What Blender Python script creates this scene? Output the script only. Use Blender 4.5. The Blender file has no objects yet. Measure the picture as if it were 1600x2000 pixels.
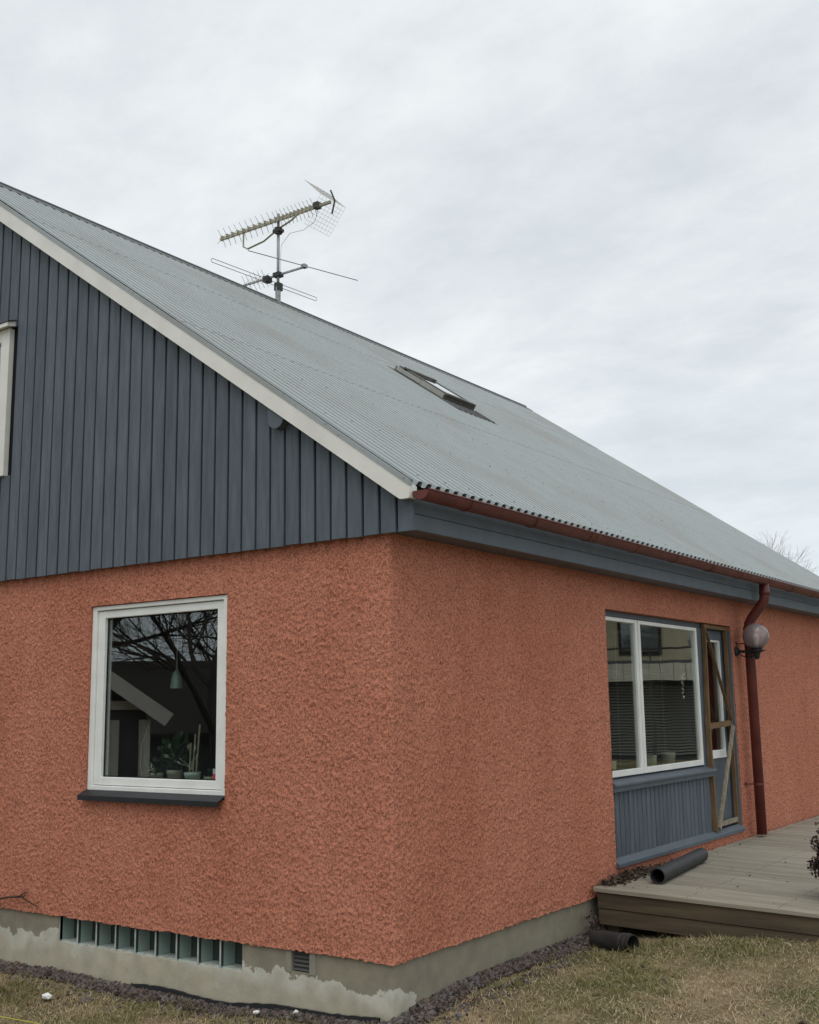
import bpy, math, random
import numpy as np
from mathutils import Vector, Matrix
random.seed(7)
RNG = np.random.default_rng(11)
SC = bpy.context.scene
COL = SC.collection

# ---------------------------------------------------------------- camera
YAW, PITCH, ROLL, FPX = 0.6101375, 0.1726228, -0.0152572, 2173.845
cy_, sy_ = math.cos(YAW), math.sin(YAW)
fwd = Vector((-sy_*math.cos(PITCH), cy_*math.cos(PITCH), math.sin(PITCH)))
r0 = Vector((cy_, sy_, 0)); u0 = r0.cross(fwd)
rgt = r0*math.cos(ROLL) + u0*math.sin(ROLL)
up = u0*math.cos(ROLL) - r0*math.sin(ROLL)
cam = bpy.data.cameras.new('camera'); camo = bpy.data.objects.new('camera', cam); COL.objects.link(camo)
M = Matrix(((rgt.x, up.x, -fwd.x, 3.65863), (rgt.y, up.y, -fwd.y, -5.0277), (rgt.z, up.z, -fwd.z, 1.65), (0, 0, 0, 1)))
camo.matrix_world = M
cam.sensor_fit = 'VERTICAL'; cam.sensor_height = 24.0; cam.sensor_width = 19.2
cam.lens = FPX/2000*24.0
cam.clip_start = 0.05; cam.clip_end = 2000
SC.camera = camo

# ---------------------------------------------------------------- world (overcast) + sun
SUN_EL, SUN_AZ = math.radians(61), math.radians(154)      # azimuth clockwise from +Y
w = bpy.data.worlds.new("World"); SC.world = w; w.use_nodes = True
nt = w.node_tree; nt.nodes.clear()
def WN(t, **k):
    n = nt.nodes.new(t)
    for a, b in k.items(): setattr(n, a, b)
    return n
out = WN('ShaderNodeOutputWorld'); bg = WN('ShaderNodeBackground'); bg.inputs['Strength'].default_value = 0.1
sky = WN('ShaderNodeTexSky'); sky.sky_type = 'NISHITA'; sky.sun_disc = False
sky.sun_elevation = SUN_EL; sky.sun_rotation = SUN_AZ
tc = WN('ShaderNodeTexCoord'); sep = WN('ShaderNodeSeparateXYZ')
nt.links.new(tc.outputs['Generated'], sep.inputs[0])
zc = WN('ShaderNodeMath', operation='MAXIMUM'); nt.links.new(sep.outputs['Z'], zc.inputs[0]); zc.inputs[1].default_value = 0.0
za = WN('ShaderNodeMath', operation='ADD'); nt.links.new(zc.outputs[0], za.inputs[0]); za.inputs[1].default_value = 0.22
dv = WN('ShaderNodeVectorMath', operation='DIVIDE'); cb = WN('ShaderNodeCombineXYZ')
for i in range(3): nt.links.new(za.outputs[0], cb.inputs[i])
nt.links.new(tc.outputs['Generated'], dv.inputs[0]); nt.links.new(cb.outputs[0], dv.inputs[1])
def wnoise(scale, detail, rough, dist=0.0, rot=0.6, sc=(1, 1, 1)):
    mp = WN('ShaderNodeMapping'); mp.inputs['Rotation'].default_value = (0, 0, rot); mp.inputs['Scale'].default_value = sc
    nt.links.new(dv.outputs[0], mp.inputs[0])
    n = WN('ShaderNodeTexNoise'); n.inputs['Scale'].default_value = scale; n.inputs['Detail'].default_value = detail
    n.inputs['Roughness'].default_value = rough; n.inputs['Distortion'].default_value = dist
    nt.links.new(mp.outputs[0], n.inputs['Vector']); return n
n1 = wnoise(1.5, 6, 0.45, 0.0, 0.65, (0.8, 1.25, 1)); n2 = wnoise(7.0, 7, 0.62, 0.15, 0.65, (0.85, 1.2, 1))
mx = WN('ShaderNodeMix'); mx.data_type = 'FLOAT'; mx.inputs[0].default_value = 0.38
nt.links.new(n1.outputs['Fac'], mx.inputs[2]); nt.links.new(n2.outputs['Fac'], mx.inputs[3])
cr = WN('ShaderNodeValToRGB'); e = cr.color_ramp.elements
e[0].position = 0.34; e[0].color = (6.9, 7.4, 7.8, 1); e[1].position = 0.66; e[1].color = (9.8, 10.1, 10.2, 1)
m_ = cr.color_ramp.elements.new(0.5); m_.color = (8.2, 8.65, 8.9, 1)
nt.links.new(mx.outputs[0], cr.inputs[0])
hz = WN('ShaderNodeMix'); hz.data_type = 'RGBA'; hz.inputs[7].default_value = (6.9, 7.8, 8.35, 1)
mr = WN('ShaderNodeMapRange'); mr.inputs[1].default_value = 0.0; mr.inputs[2].default_value = 0.3; mr.inputs[3].default_value = 0.75; mr.inputs[4].default_value = 0.0
nt.links.new(sep.outputs['Z'], mr.inputs[0]); nt.links.new(mr.outputs[0], hz.inputs[0]); nt.links.new(cr.outputs[0], hz.inputs[6])
ms = WN('ShaderNodeMix'); ms.data_type = 'RGBA'; ms.inputs[0].default_value = 0.94
nt.links.new(sky.outputs[0], ms.inputs[6]); nt.links.new(hz.outputs[2], ms.inputs[7])
nt.links.new(ms.outputs[2], bg.inputs[0]); nt.links.new(bg.outputs[0], out.inputs[0])
sl = bpy.data.lights.new('sun', 'SUN'); sl.energy = 1.0; sl.angle = math.radians(45); sl.color = (1, 0.96, 0.9)
so = bpy.data.objects.new('sun', sl); COL.objects.link(so)
sd = Vector((math.sin(SUN_AZ)*math.cos(SUN_EL), math.cos(SUN_AZ)*math.cos(SUN_EL), math.sin(SUN_EL)))
so.rotation_euler = sd.to_track_quat('Z', 'Y').to_euler()
SC.view_settings.view_transform = 'Standard'; SC.view_settings.look = 'None'
SC.view_settings.exposure = 0.0; SC.view_settings.gamma = 1.0; SC.view_settings.use_curve_mapping = False
SC.cycles.max_bounces = 8; SC.cycles.transparent_max_bounces = 24

# ---------------------------------------------------------------- materials
def mat(name, col=(.5, .5, .5), rough=.7, metal=0.0, spec=.5, var=0.0, vscale=4.0, col2=None, bump=0.0, bscale=60.0,
        stretch=(1, 1, 1), rnd=0.0, attr=None, detail=5, bdetail=4, vrough=.6, lo=.35, hi=.65):
    m = bpy.data.materials.new(name); m.use_nodes = True; t = m.node_tree; N = t.nodes; L = t.links
    b = N['Principled BSDF']; b.inputs['Roughness'].default_value = rough; b.inputs['Metallic'].default_value = metal
    b.inputs['Specular IOR Level'].default_value = spec
    c = (*col, 1); src = None
    if attr:
        a = N.new('ShaderNodeAttribute'); a.attribute_name = attr; src = a.outputs['Color']
    if var > 0 or col2:
        tcn = N.new('ShaderNodeTexCoord'); mp = N.new('ShaderNodeMapping'); mp.inputs['Scale'].default_value = stretch
        L.new(tcn.outputs['Object'], mp.inputs[0])
        n = N.new('ShaderNodeTexNoise'); n.inputs['Scale'].default_value = vscale; n.inputs['Detail'].default_value = detail; n.inputs['Roughness'].default_value = vrough
        L.new(mp.outputs[0], n.inputs['Vector'])
        r = N.new('ShaderNodeMapRange'); r.inputs[1].default_value = lo; r.inputs[2].default_value = hi
        L.new(n.outputs['Fac'], r.inputs[0])
        mxn = N.new('ShaderNodeMix'); mxn.data_type = 'RGBA'; L.new(r.outputs[0], mxn.inputs[0])
        if col2: mxn.inputs[6].default_value = c; mxn.inputs[7].default_value = (*col2, 1)
        else:
            mxn.inputs[6].default_value = tuple(x*(1-var) for x in col)+(1,); mxn.inputs[7].default_value = tuple(min(1, x*(1+var)) for x in col)+(1,)
        if src:
            mu = N.new('ShaderNodeMix'); mu.data_type = 'RGBA'; mu.blend_type = 'MULTIPLY'; mu.inputs[0].default_value = 1
            L.new(src, mu.inputs[6]); L.new(mxn.outputs[2], mu.inputs[7]); src = mu.outputs[2]
        else: src = mxn.outputs[2]
    if rnd > 0:
        oi = N.new('ShaderNodeObjectInfo'); r2 = N.new('ShaderNodeMapRange'); r2.inputs[3].default_value = 1-rnd; r2.inputs[4].default_value = 1+rnd
        L.new(oi.outputs['Random'], r2.inputs[0])
        vm = N.new('ShaderNodeVectorMath'); vm.operation = 'SCALE'
        if src: L.new(src, vm.inputs[0])
        else: vm.inputs[0].default_value = col
        L.new(r2.outputs[0], vm.inputs['Scale']); src = vm.outputs[0]
    if src: L.new(src, b.inputs['Base Color'])
    else: b.inputs['Base Color'].default_value = c
    if bump > 0:
        tcn = N.new('ShaderNodeTexCoord'); mp = N.new('ShaderNodeMapping'); mp.inputs['Scale'].default_value = stretch
        L.new(tcn.outputs['Object'], mp.inputs[0])
        n = N.new('ShaderNodeTexNoise'); n.inputs['Scale'].default_value = bscale; n.inputs['Detail'].default_value = bdetail
        L.new(mp.outputs[0], n.inputs['Vector'])
        bp = N.new('ShaderNodeBump'); bp.inputs['Strength'].default_value = 1.0; bp.inputs['Distance'].default_value = bump
        L.new(n.outputs['Fac'], bp.inputs['Height']); L.new(bp.outputs[0], b.inputs['Normal'])
    return m

def glass_mat(name, tint=(.9, .95, .93), wob=0.0, k=2.0):
    """architectural pane: Schlick mirror over clear transmission, the same from every side"""
    m = bpy.data.materials.new(name); m.use_nodes = True; t = m.node_tree; N = t.nodes; L = t.links; N.clear()
    o = N.new('ShaderNodeOutputMaterial'); mixs = N.new('ShaderNodeMixShader'); g = N.new('ShaderNodeBsdfGlossy'); tr = N.new('ShaderNodeBsdfTransparent')
    g.inputs['Roughness'].default_value = 0.0; g.inputs['Color'].default_value = (1, 1, 1, 1); tr.inputs['Color'].default_value = (*tint, 1)
    ge = N.new('ShaderNodeNewGeometry'); d = N.new('ShaderNodeVectorMath'); d.operation = 'DOT_PRODUCT'
    L.new(ge.outputs['Incoming'], d.inputs[0]); L.new(ge.outputs['Normal'], d.inputs[1])
    def ma(op, a, b=None):
        q = N.new('ShaderNodeMath'); q.operation = op
        for i, x in enumerate((a, b)):
            if x is None: continue
            if isinstance(x, (int, float)): q.inputs[i].default_value = x
            else: L.new(x, q.inputs[i])
        return q.outputs[0]
    ab = ma('ABSOLUTE', d.outputs['Value']); om = ma('SUBTRACT', 1.0, ab); p5 = ma('POWER', om, 5.0)
    F = ma('MULTIPLY', ma('ADD', ma('MULTIPLY', p5, .96), .04), k); F = ma('MINIMUM', F, 0.95)
    if wob > 0:
        tcn = N.new('ShaderNodeTexCoord'); n = N.new('ShaderNodeTexNoise'); n.inputs['Scale'].default_value = 2.2; n.inputs['Detail'].default_value = 1
        L.new(tcn.outputs['Object'], n.inputs['Vector']); bp = N.new('ShaderNodeBump'); bp.inputs['Distance'].default_value = wob
        L.new(n.outputs['Fac'], bp.inputs['Height']); L.new(bp.outputs[0], g.inputs['Normal'])
    L.new(F, mixs.inputs[0]); L.new(tr.outputs[0], mixs.inputs[1]); L.new(g.outputs[0], mixs.inputs[2]); L.new(mixs.outputs[0], o.inputs[0])
    return m

STUC = mat('stucco_salmon', (.62, .252, .166), .93, spec=.2, col2=(.54, .203, .128), vscale=1.3, stretch=(1.6, 1.6, .55), bump=.0045, bscale=190, bdetail=2, detail=8, vrough=.68)
def speckle(m, scale, lo, hi, dark, seed_=0.0):
    # grit of mixed tone, with the shade of pits put into the colour
    t = m.node_tree; N = t.nodes; L = t.links; b = N['Principled BSDF']; src = b.inputs['Base Color'].links[0].from_socket
    tcn = N.new('ShaderNodeTexCoord'); n = N.new('ShaderNodeTexNoise'); n.inputs['Scale'].default_value = scale; n.inputs['Detail'].default_value = 3; n.inputs['Roughness'].default_value = .6
    L.new(tcn.outputs['Object'], n.inputs['Vector']); r = N.new('ShaderNodeMapRange'); r.inputs[1].default_value = lo; r.inputs[2].default_value = hi; r.inputs[3].default_value = dark; r.inputs[4].default_value = 1.08
    L.new(n.outputs['Fac'], r.inputs[0]); vm = N.new('ShaderNodeVectorMath'); vm.operation = 'SCALE'; L.new(src, vm.inputs[0]); L.new(r.outputs[0], vm.inputs['Scale']); L.new(vm.outputs[0], b.inputs['Base Color'])
speckle(STUC, 96, .38, .54, .50)
BOARD = mat('grey_blue_paint', (.102, .124, .148), .62, spec=.35, var=.17, vscale=9, stretch=(3, 3, .35), rnd=.11, bump=.0022, bscale=90)
BOARDD = mat('grey_blue_trim', (.105, .128, .152), .55, spec=.4, var=.10, vscale=6, rnd=.05, bump=.0005, bscale=80)
BLACK = mat('backing', (.015, .016, .018), .9, spec=.1)
WHITE = mat('white_paint', (.79, .78, .73), .5, var=.06, vscale=5, bump=.0004, bscale=60)
WHITEF = mat('white_frame', (.82, .83, .80), .45, var=.05, vscale=7, bump=.0004, bscale=60)
MAROON = mat('oxide_red_metal', (.118, .024, .019), .45, spec=.5, var=.22, vscale=6, bump=.0006, bscale=30)
DARKM = mat('black_metal', (.014, .015, .018), .5, spec=.5, var=.2, vscale=12)
GALV = mat('galvanised', (.30, .31, .31), .45, metal=.6, var=.2, vscale=20)
ALU = mat('antenna_metal', (.33, .31, .23), .5, metal=.4, var=.3, vscale=40)
ALUD = mat('antenna_clamp', (.03, .03, .03), .6)
LATH = mat('raw_wood', (.165, .098, .045), .8, var=.35, vscale=14, stretch=(4, 4, .4), bump=.001, bscale=60)
LATHG = mat('weathered_lath', (.27, .23, .17), .85, var=.35, vscale=14, stretch=(4, 4, .6), bump=.001, bscale=60)
DECK = mat('deck_wood', (.355, .325, .265), .8, spec=.3, col2=(.205, .190, .145), vscale=5, stretch=(.35, 6, 6), rnd=.13, bump=.0016, bscale=30, lo=.3, hi=.72)
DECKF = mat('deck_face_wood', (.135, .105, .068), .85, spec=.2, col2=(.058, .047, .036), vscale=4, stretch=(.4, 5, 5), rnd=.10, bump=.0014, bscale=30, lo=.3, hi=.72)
PIPE = mat('black_plastic', (.026, .027, .028), .6, spec=.5, var=.3, vscale=14, bump=.0004, bscale=50)
GLASS = glass_mat('window_glass', (.88, .93, .91), .0, 2.7)
GLASSW = glass_mat('window_glass_old', (.88, .92, .89), .0006)
GBG = mat('block_glass', (.24, .31, .28), .5, spec=.4)
BLOCKD = mat('block_glass_dark', (.045, .06, .056), .25, spec=.5)
MULL = mat('block_joint', (.42, .47, .43), .7, var=.2, vscale=20)
ROOM = mat('room_wall', (.19, .18, .16), .9)
ROOMF = mat('room_floor', (.10, .07, .045), .6)
POTW = mat('pot_white', (.55, .60, .55), .5); POTC = mat('pot_cream', (.42, .38, .30), .6)
LEAF = mat('house_leaf', (.02, .045, .025), .6, var=.4, vscale=20)
PALELEAF = mat('pale_flower', (.5, .48, .36), .7)
STICK = mat('stick', (.35, .31, .22), .8)
SHADE = mat('lamp_shade', (.42, .55, .48), .25, spec=.6)
RED = mat('sticker_red', (.35, .03, .035), .5); GREY = mat('sticker_grey', (.3, .31, .33), .5)
BARK = mat('bark', (.055, .045, .037), .9, var=.3, vscale=8)
TWIG = mat('far_twigs', (.38, .365, .36), .9)  # pale grey puts the haze of distance into the twig colour
TWIGD = mat('twig_brown', (.06, .035, .022), .9)
DEADLEAF = mat('dead_leaf', (.07, .045, .03), .85, attr='Col')
SHRUBM = mat('shrub_dark', (.05, .03, .03), .85, attr='Col')
BLADE = mat('grass_blade', (.1, .1, .05), .85, spec=.1, attr='Col')
STONE = mat('gravel_stone', (.2, .18, .18), .85, spec=.2, attr='Col', var=.25, vscale=90)
CHROME = mat('chrome', (.8, .8, .8), .08, metal=1.0)
PAPER = mat('paper', (.82, .82, .80), .8)
YEL = mat('yellow_string', (.50, .46, .06), .6); YLEAF = mat('yellow_leaf', (.34, .25, .09), .7)
SLAT = mat('blind_slat', (.16, .16, .15), .45)
DROOF = mat('dark_roof', (.045, .036, .034), .8, var=.2, vscale=3)
SHEDW = mat('shed_wall', (.085, .085, .095), .8, var=.15, vscale=3)
CREAM = mat('cream_render', (.55, .50, .34), .85, var=.05, vscale=3)
PALEW = mat('pale_siding', (.52, .50, .42), .8, var=.08, vscale=6)
MEMB = mat('membrane', (.012, .013, .016), .5)

# foundation: two coats of cement paint, worn to a ragged line (a stain with its own shape)
def foundation_mat():
    m = mat('foundation_render', (.2, .18, .15), .9, spec=.15, bump=.0022, bscale=28)
    t = m.node_tree; N = t.nodes; L = t.links; b = N['Principled BSDF']
    tcn = N.new('ShaderNodeTexCoord'); se = N.new('ShaderNodeSeparateXYZ'); L.new(tcn.outputs['Object'], se.inputs[0])
    n = N.new('ShaderNodeTexNoise'); n.inputs['Scale'].default_value = 6.5; n.inputs['Detail'].default_value = 9; n.inputs['Roughness'].default_value = .66; L.new(tcn.outputs['Object'], n.inputs['Vector'])
    nb = N.new('ShaderNodeTexNoise'); nb.inputs['Scale'].default_value = 1.3; nb.inputs['Detail'].default_value = 2; L.new(tcn.outputs['Object'], nb.inputs['Vector'])
    def ma(op, a, b_=None, c=None):
        q = N.new('ShaderNodeMath'); q.operation = op
        for i, x in enumerate((a, b_, c)):
            if x is None: continue
            if isinstance(x, (int, float)): q.inputs[i].default_value = x
            else: L.new(x, q.inputs[i])
        return q.outputs[0]
    # height of the ragged edge, lower round the corner onto the long wall
    edge = ma('ADD', ma('MULTIPLY', ma('SUBTRACT', n.outputs['Fac'], .5), .30), ma('MULTIPLY', ma('SUBTRACT', nb.outputs['Fac'], .5), .25))
    drop = ma('MULTIPLY', ma('MAXIMUM', ma('SUBTRACT', se.outputs['Y'], .1), 0.0), -.75)
    edge = ma('ADD', ma('ADD', edge, drop), .175)
    dz = ma('SUBTRACT', edge, se.outputs['Z'])
    k = N.new('ShaderNodeMapRange'); k.inputs[1].default_value = -.001; k.inputs[2].default_value = .004; L.new(dz, k.inputs[0])
    k2 = N.new('ShaderNodeMapRange'); k2.inputs[1].default_value = .0; k2.inputs[2].default_value = .13; L.new(dz, k2.inputs[0])
    n3 = N.new('ShaderNodeTexNoise'); n3.inputs['Scale'].default_value = 9; n3.inputs['Detail'].default_value = 5; L.new(tcn.outputs['Object'], n3.inputs['Vector'])
    r3 = N.new('ShaderNodeMapRange'); r3.inputs[1].default_value = .35; r3.inputs[2].default_value = .65; L.new(n3.outputs['Fac'], r3.inputs[0])
    def mixc(f, a, b_):
        q = N.new('ShaderNodeMix'); q.data_type = 'RGBA'
        L.new(f, q.inputs[0])
        for i, x in ((6, a), (7, b_)):
            if isinstance(x, tuple): q.inputs[i].default_value = (*x, 1)
            else: L.new(x, q.inputs[i])
        return q.outputs[2]
    low = mixc(k2.outputs[0], mixc(r3.outputs[0], (.62, .60, .53), (.50, .49, .42)), mixc(r3.outputs[0], (.50, .455, .35), (.41, .38, .29)))
    upc = mixc(r3.outputs[0], (.30, .272, .205), (.245, .22, .17))
    L.new(mixc(k.outputs[0], upc, low), b.inputs['Base Color'])
    return m
FOUND = foundation_mat()

def roof_mat():
    m = mat('corrugated_steel', (.355, .395, .40), .5, spec=.4, col2=(.325, .355, .355), vscale=3.0, rnd=.012, bump=.0004, bscale=40)
    t = m.node_tree; N = t.nodes; L = t.links; b = N['Principled BSDF']
    src = b.inputs['Base Color'].links[0].from_socket
    ge = N.new('ShaderNodeNewGeometry')
    n = N.new('ShaderNodeTexNoise'); n.inputs['Scale'].default_value = 34; n.inputs['Detail'].default_value = 3; L.new(ge.outputs['Position'], n.inputs['Vector'])
    r = N.new('ShaderNodeMapRange'); r.inputs[1].default_value = .64; r.inputs[2].default_value = .74; r.inputs[4].default_value = .55; L.new(n.outputs['Fac'], r.inputs[0])
    q = N.new('ShaderNodeMix'); q.data_type = 'RGBA'; L.new(r.outputs[0], q.inputs[0]); L.new(src, q.inputs[6]); q.inputs[7].default_value = (.13, .14, .12, 1)
    # brownish lichen film in broad patches
    n2 = N.new('ShaderNodeTexNoise'); n2.inputs['Scale'].default_value = .9; n2.inputs['Detail'].default_value = 6; L.new(ge.outputs['Position'], n2.inputs['Vector'])
    r2 = N.new('ShaderNodeMapRange'); r2.inputs[1].default_value = .5; r2.inputs[2].default_value = .75; r2.inputs[4].default_value = .7; L.new(n2.outputs['Fac'], r2.inputs[0])
    q2 = N.new('ShaderNodeMix'); q2.data_type = 'RGBA'; L.new(r2.outputs[0], q2.inputs[0]); L.new(q.outputs[2], q2.inputs[6]); q2.inputs[7].default_value = (.29, .29, .265, 1)
    L.new(q2.outputs[2], b.inputs['Base Color'])
    return m
ROOF = roof_mat()

def ground_mat():
    m = mat('lawn_soil', (.15, .12, .07), .95, spec=.1, col2=(.30, .235, .15), vscale=3.0, bump=.012, bscale=35, bdetail=6)
    t = m.node_tree; N = t.nodes; L = t.links; b = N['Principled BSDF']
    src = b.inputs['Base Color'].links[0].from_socket
    tcn = N.new('ShaderNodeTexCoord')
    n = N.new('ShaderNodeTexNoise'); n.inputs['Scale'].default_value = 1.1; n.inputs['Detail'].default_value = 6; L.new(tcn.outputs['Object'], n.inputs['Vector'])
    r = N.new('ShaderNodeMapRange'); r.inputs[1].default_value = .45; r.inputs[2].default_value = .6; L.new(n.outputs['Fac'], r.inputs[0])
    q = N.new('ShaderNodeMix'); q.data_type = 'RGBA'; L.new(r.outputs[0], q.inputs[0]); L.new(src, q.inputs[6]); q.inputs[7].default_value = (.10, .10, .045, 1)
    L.new(q.outputs[2], b.inputs['Base Color'])
    return m
LAWN = ground_mat()

# ---------------------------------------------------------------- helpers
def tag(o, label=None, cat=None, group=None, kind=None):
    if label: o['label'] = label
    if cat: o['category'] = cat
    if group: o['group'] = group
    if kind: o['kind'] = kind
    return o
LOCS = {}
def empty(name, loc, label, cat, group=None):
    o = bpy.data.objects.new(name, None); COL.objects.link(o); o.location = loc; o.empty_display_size = .1
    LOCS[o.name] = Vector(loc)
    return tag(o, label, cat, group)
def wparent(o, par):
    """parent o (mesh in world coordinates) keeping it where it is"""
    if par is None: return
    o.parent = par
    l = LOCS.get(par.name, Vector((0, 0, 0)))
    o.matrix_parent_inverse = Matrix.Translation(-l)
class MB:
    def __init__(s): s.v = []; s.f = []
    def add(s, vs, fs):
        k = len(s.v); s.v += [tuple(v) for v in vs]; s.f += [tuple(i+k for i in f) for f in fs]; return s
    def hexa(s, a):      # 8 corners: bottom 4 ccw, top 4 ccw
        return s.add(a, [(0, 3, 2, 1), (4, 5, 6, 7), (0, 1, 5, 4), (1, 2, 6, 5), (2, 3, 7, 6), (3, 0, 4, 7)])
    def box(s, x0, x1, y0, y1, z0, z1):
        return s.hexa([(x0, y0, z0), (x1, y0, z0), (x1, y1, z0), (x0, y1, z0), (x0, y0, z1), (x1, y0, z1), (x1, y1, z1), (x0, y1, z1)])
    def bev(s, x0, x1, y0, y1, z0, z1, b=.003):
        """box with small chamfers on every edge"""
        P = []; F = []
        c = ((x0+x1)/2, (y0+y1)/2, (z0+z1)/2); h = ((x1-x0)/2, (y1-y0)/2, (z1-z0)/2)
        b = min(b, min(h)*.45); idx = {}
        for sx in (-1, 1):
            for sy in (-1, 1):
                for sz in (-1, 1):
                    for ax in range(3):
                        S = (sx, sy, sz); p = [c[i]+S[i]*(h[i] if i == ax else h[i]-b) for i in range(3)]
                        idx[(sx, sy, sz, ax)] = len(P); P.append(p)
        for ax in range(3):
            o1, o2 = (ax+1) % 3, (ax+2) % 3
            for sg in (-1, 1):
                q = []
                for a, b_ in ((-1, -1), (1, -1), (1, 1), (-1, 1)):
                    S = [0]*3; S[ax] = sg; S[o1] = a; S[o2] = b_; q.append(idx[(*S, ax)])
                F.append(q if sg > 0 else q[::-1])
            for a in (-1, 1):
                for b_ in (-1, 1):
                    S0 = [0]*3; S0[o1] = a; S0[o2] = b_; S0[ax] = -1; S1 = list(S0); S1[ax] = 1
                    q = [idx[(*S0, o1)], idx[(*S1, o1)], idx[(*S1, o2)], idx[(*S0, o2)]]
                    F.append(q if a*b_ < 0 else q[::-1])
        for sx in (-1, 1):
            for sy in (-1, 1):
                for sz in (-1, 1):
                    q = [idx[(sx, sy, sz, i)] for i in range(3)]
                    F.append(q if sx*sy*sz > 0 else q[::-1])
        return s.add(P, F)
    def bar(s, a, b, w, h, upv=(0, 0, 1), w2=None, h2=None):
        a = Vector(a); b = Vector(b); d = (b-a).normalized(); u = Vector(upv)
        r = d.cross(u)
        if r.length < 1e-4: r = d.cross(Vector((1, 0, 0)))
        r.normalize(); u = r.cross(d); w2 = w if w2 is None else w2; h2 = h if h2 is None else h2
        q = [a-r*w/2-u*h/2, a+r*w/2-u*h/2, b+r*w2/2-u*h2/2, b-r*w2/2-u*h2/2, a-r*w/2+u*h/2, a+r*w/2+u*h/2, b+r*w2/2+u*h2/2, b-r*w2/2+u*h2/2]
        return s.hexa(q)
    def tube(s, pts, rad, n=8, cap=True):
        pts = [Vector(p) for p in pts]; R = rad if isinstance(rad, (list, tuple)) else [rad]*len(pts)
        vs = []; fs = []; pr = None
        for i, p in enumerate(pts):
            d = (pts[min(i+1, len(pts)-1)]-pts[max(i-1, 0)]).normalized()
            if pr is None:
                pr = d.cross(Vector((0, 0, 1)))
                if pr.length < .05: pr = d.cross(Vector((1, 0, 0)))
            pr = (pr-d*pr.dot(d)).normalized(); q = d.cross(pr)
            for k in range(n):
                a = 2*math.pi*k/n; vs.append(p+(pr*math.cos(a)+q*math.sin(a))*R[i])
        for i in range(len(pts)-1):
            for k in range(n):
                a = i*n+k; b = i*n+(k+1) % n; fs.append((a, b, b+n, a+n))
        if cap: fs.append(tuple(range(n))[::-1]); fs.append(tuple(range((len(pts)-1)*n, len(pts)*n)))
        return s.add(vs, fs)
    def lathe(s, c, prof, n=24, axis=(0, 0, 1)):
        ax = Vector(axis).normalized(); r = ax.cross(Vector((0, 0, 1)))
        if r.length < .01: r = Vector((1, 0, 0))
        r.normalize(); q = ax.cross(r); c = Vector(c); vs = []; fs = []
        for rad, h in prof:
            for k in range(n):
                a = 2*math.pi*k/n; vs.append(c+ax*h+(r*math.cos(a)+q*math.sin(a))*rad)
        for i in range(len(prof)-1):
            for k in range(n):
                a = i*n+k; b = i*n+(k+1) % n; fs.append((a, b, b+n, a+n))
        return s.add(vs, fs)
    def prism(s, poly, d):   # poly of 3d points, extruded by vector d
        n = len(poly); poly = [Vector(p) for p in poly]; d = Vector(d)
        return s.add(poly+[p+d for p in poly], [tuple(range(n))[::-1], tuple(range(n, 2*n))]+[(i, (i+1) % n, (i+1) % n+n, i+n) for i in range(n)])
    def mesh(s, name, m, smooth=False):
        me = bpy.data.meshes.new(name); me.from_pydata(s.v, [], s.f); me.materials.append(m)
        if smooth: me.shade_smooth()
        me.update(); return me
    def build(s, name, m, par=None, smooth=False):
        o = bpy.data.objects.new(name, s.mesh(name, m, smooth)); COL.objects.link(o); wparent(o, par); return o
def link(name, me, par, loc=None):
    o = bpy.data.objects.new(name, me); COL.objects.link(o)
    wparent(o, par)
    if loc is not None: o.location = loc
    return o
def np_mesh(name, V, Fq, m, smooth=True, col=None):
    me = bpy.data.meshes.new(name); k = Fq.shape[1]
    me.vertices.add(len(V)); me.vertices.foreach_set('co', V.astype(np.float32).ravel())
    me.loops.add(Fq.size); me.loops.foreach_set('vertex_index', Fq.astype(np.int32).ravel())
    me.polygons.add(len(Fq)); me.polygons.foreach_set('loop_start', np.arange(0, Fq.size, k, dtype=np.int32))
    me.polygons.foreach_set('use_smooth', np.full(len(Fq), smooth))
    me.update(calc_edges=True)
    if col is not None:
        a = me.color_attributes.new('Col', 'FLOAT_COLOR', 'POINT'); a.data.foreach_set('color', np.c_[col, np.ones(len(col))].astype(np.float32).ravel())
    me.materials.append(m); return me
def field(h, w_, lam, rng, lam_lo=None):
    """band-limited noise, wavelength about lam cells, unit variance"""
    n = rng.standard_normal((h, w_)); F = np.fft.rfft2(n)
    fy = np.fft.fftfreq(h)[:, None]; fx = np.fft.rfftfreq(w_)[None, :]; k = np.hypot(fx, fy); k0 = 1/lam
    G = np.exp(-((k-k0)/(k0*.45))**2) if lam_lo is None else np.exp(-(k/k0)**2)
    o = np.fft.irfft2(F*G, s=(h, w_)); return (o-o.mean())/o.std()

# ---------------------------------------------------------------- house constants
WX, WY = -9.166, 9.83             # far corners of the walls
RX, RZ, EX, EZ = -4.583, 6.255, .206, 2.881   # ridge, eave
SL = (RZ-EZ)/(EX-RX); TH = math.atan(SL)
def roofz(x): return RZ-SL*abs(x-RX)
ZB, ZT = .298, 2.625
O1 = (-2.555, -1.258, 1.10, 2.36)  # gable window opening x0,x1,z0,z1
O2 = (2.80, 5.60, .455, 2.363)     # long wall opening y0,y1,z0,z1

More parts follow.
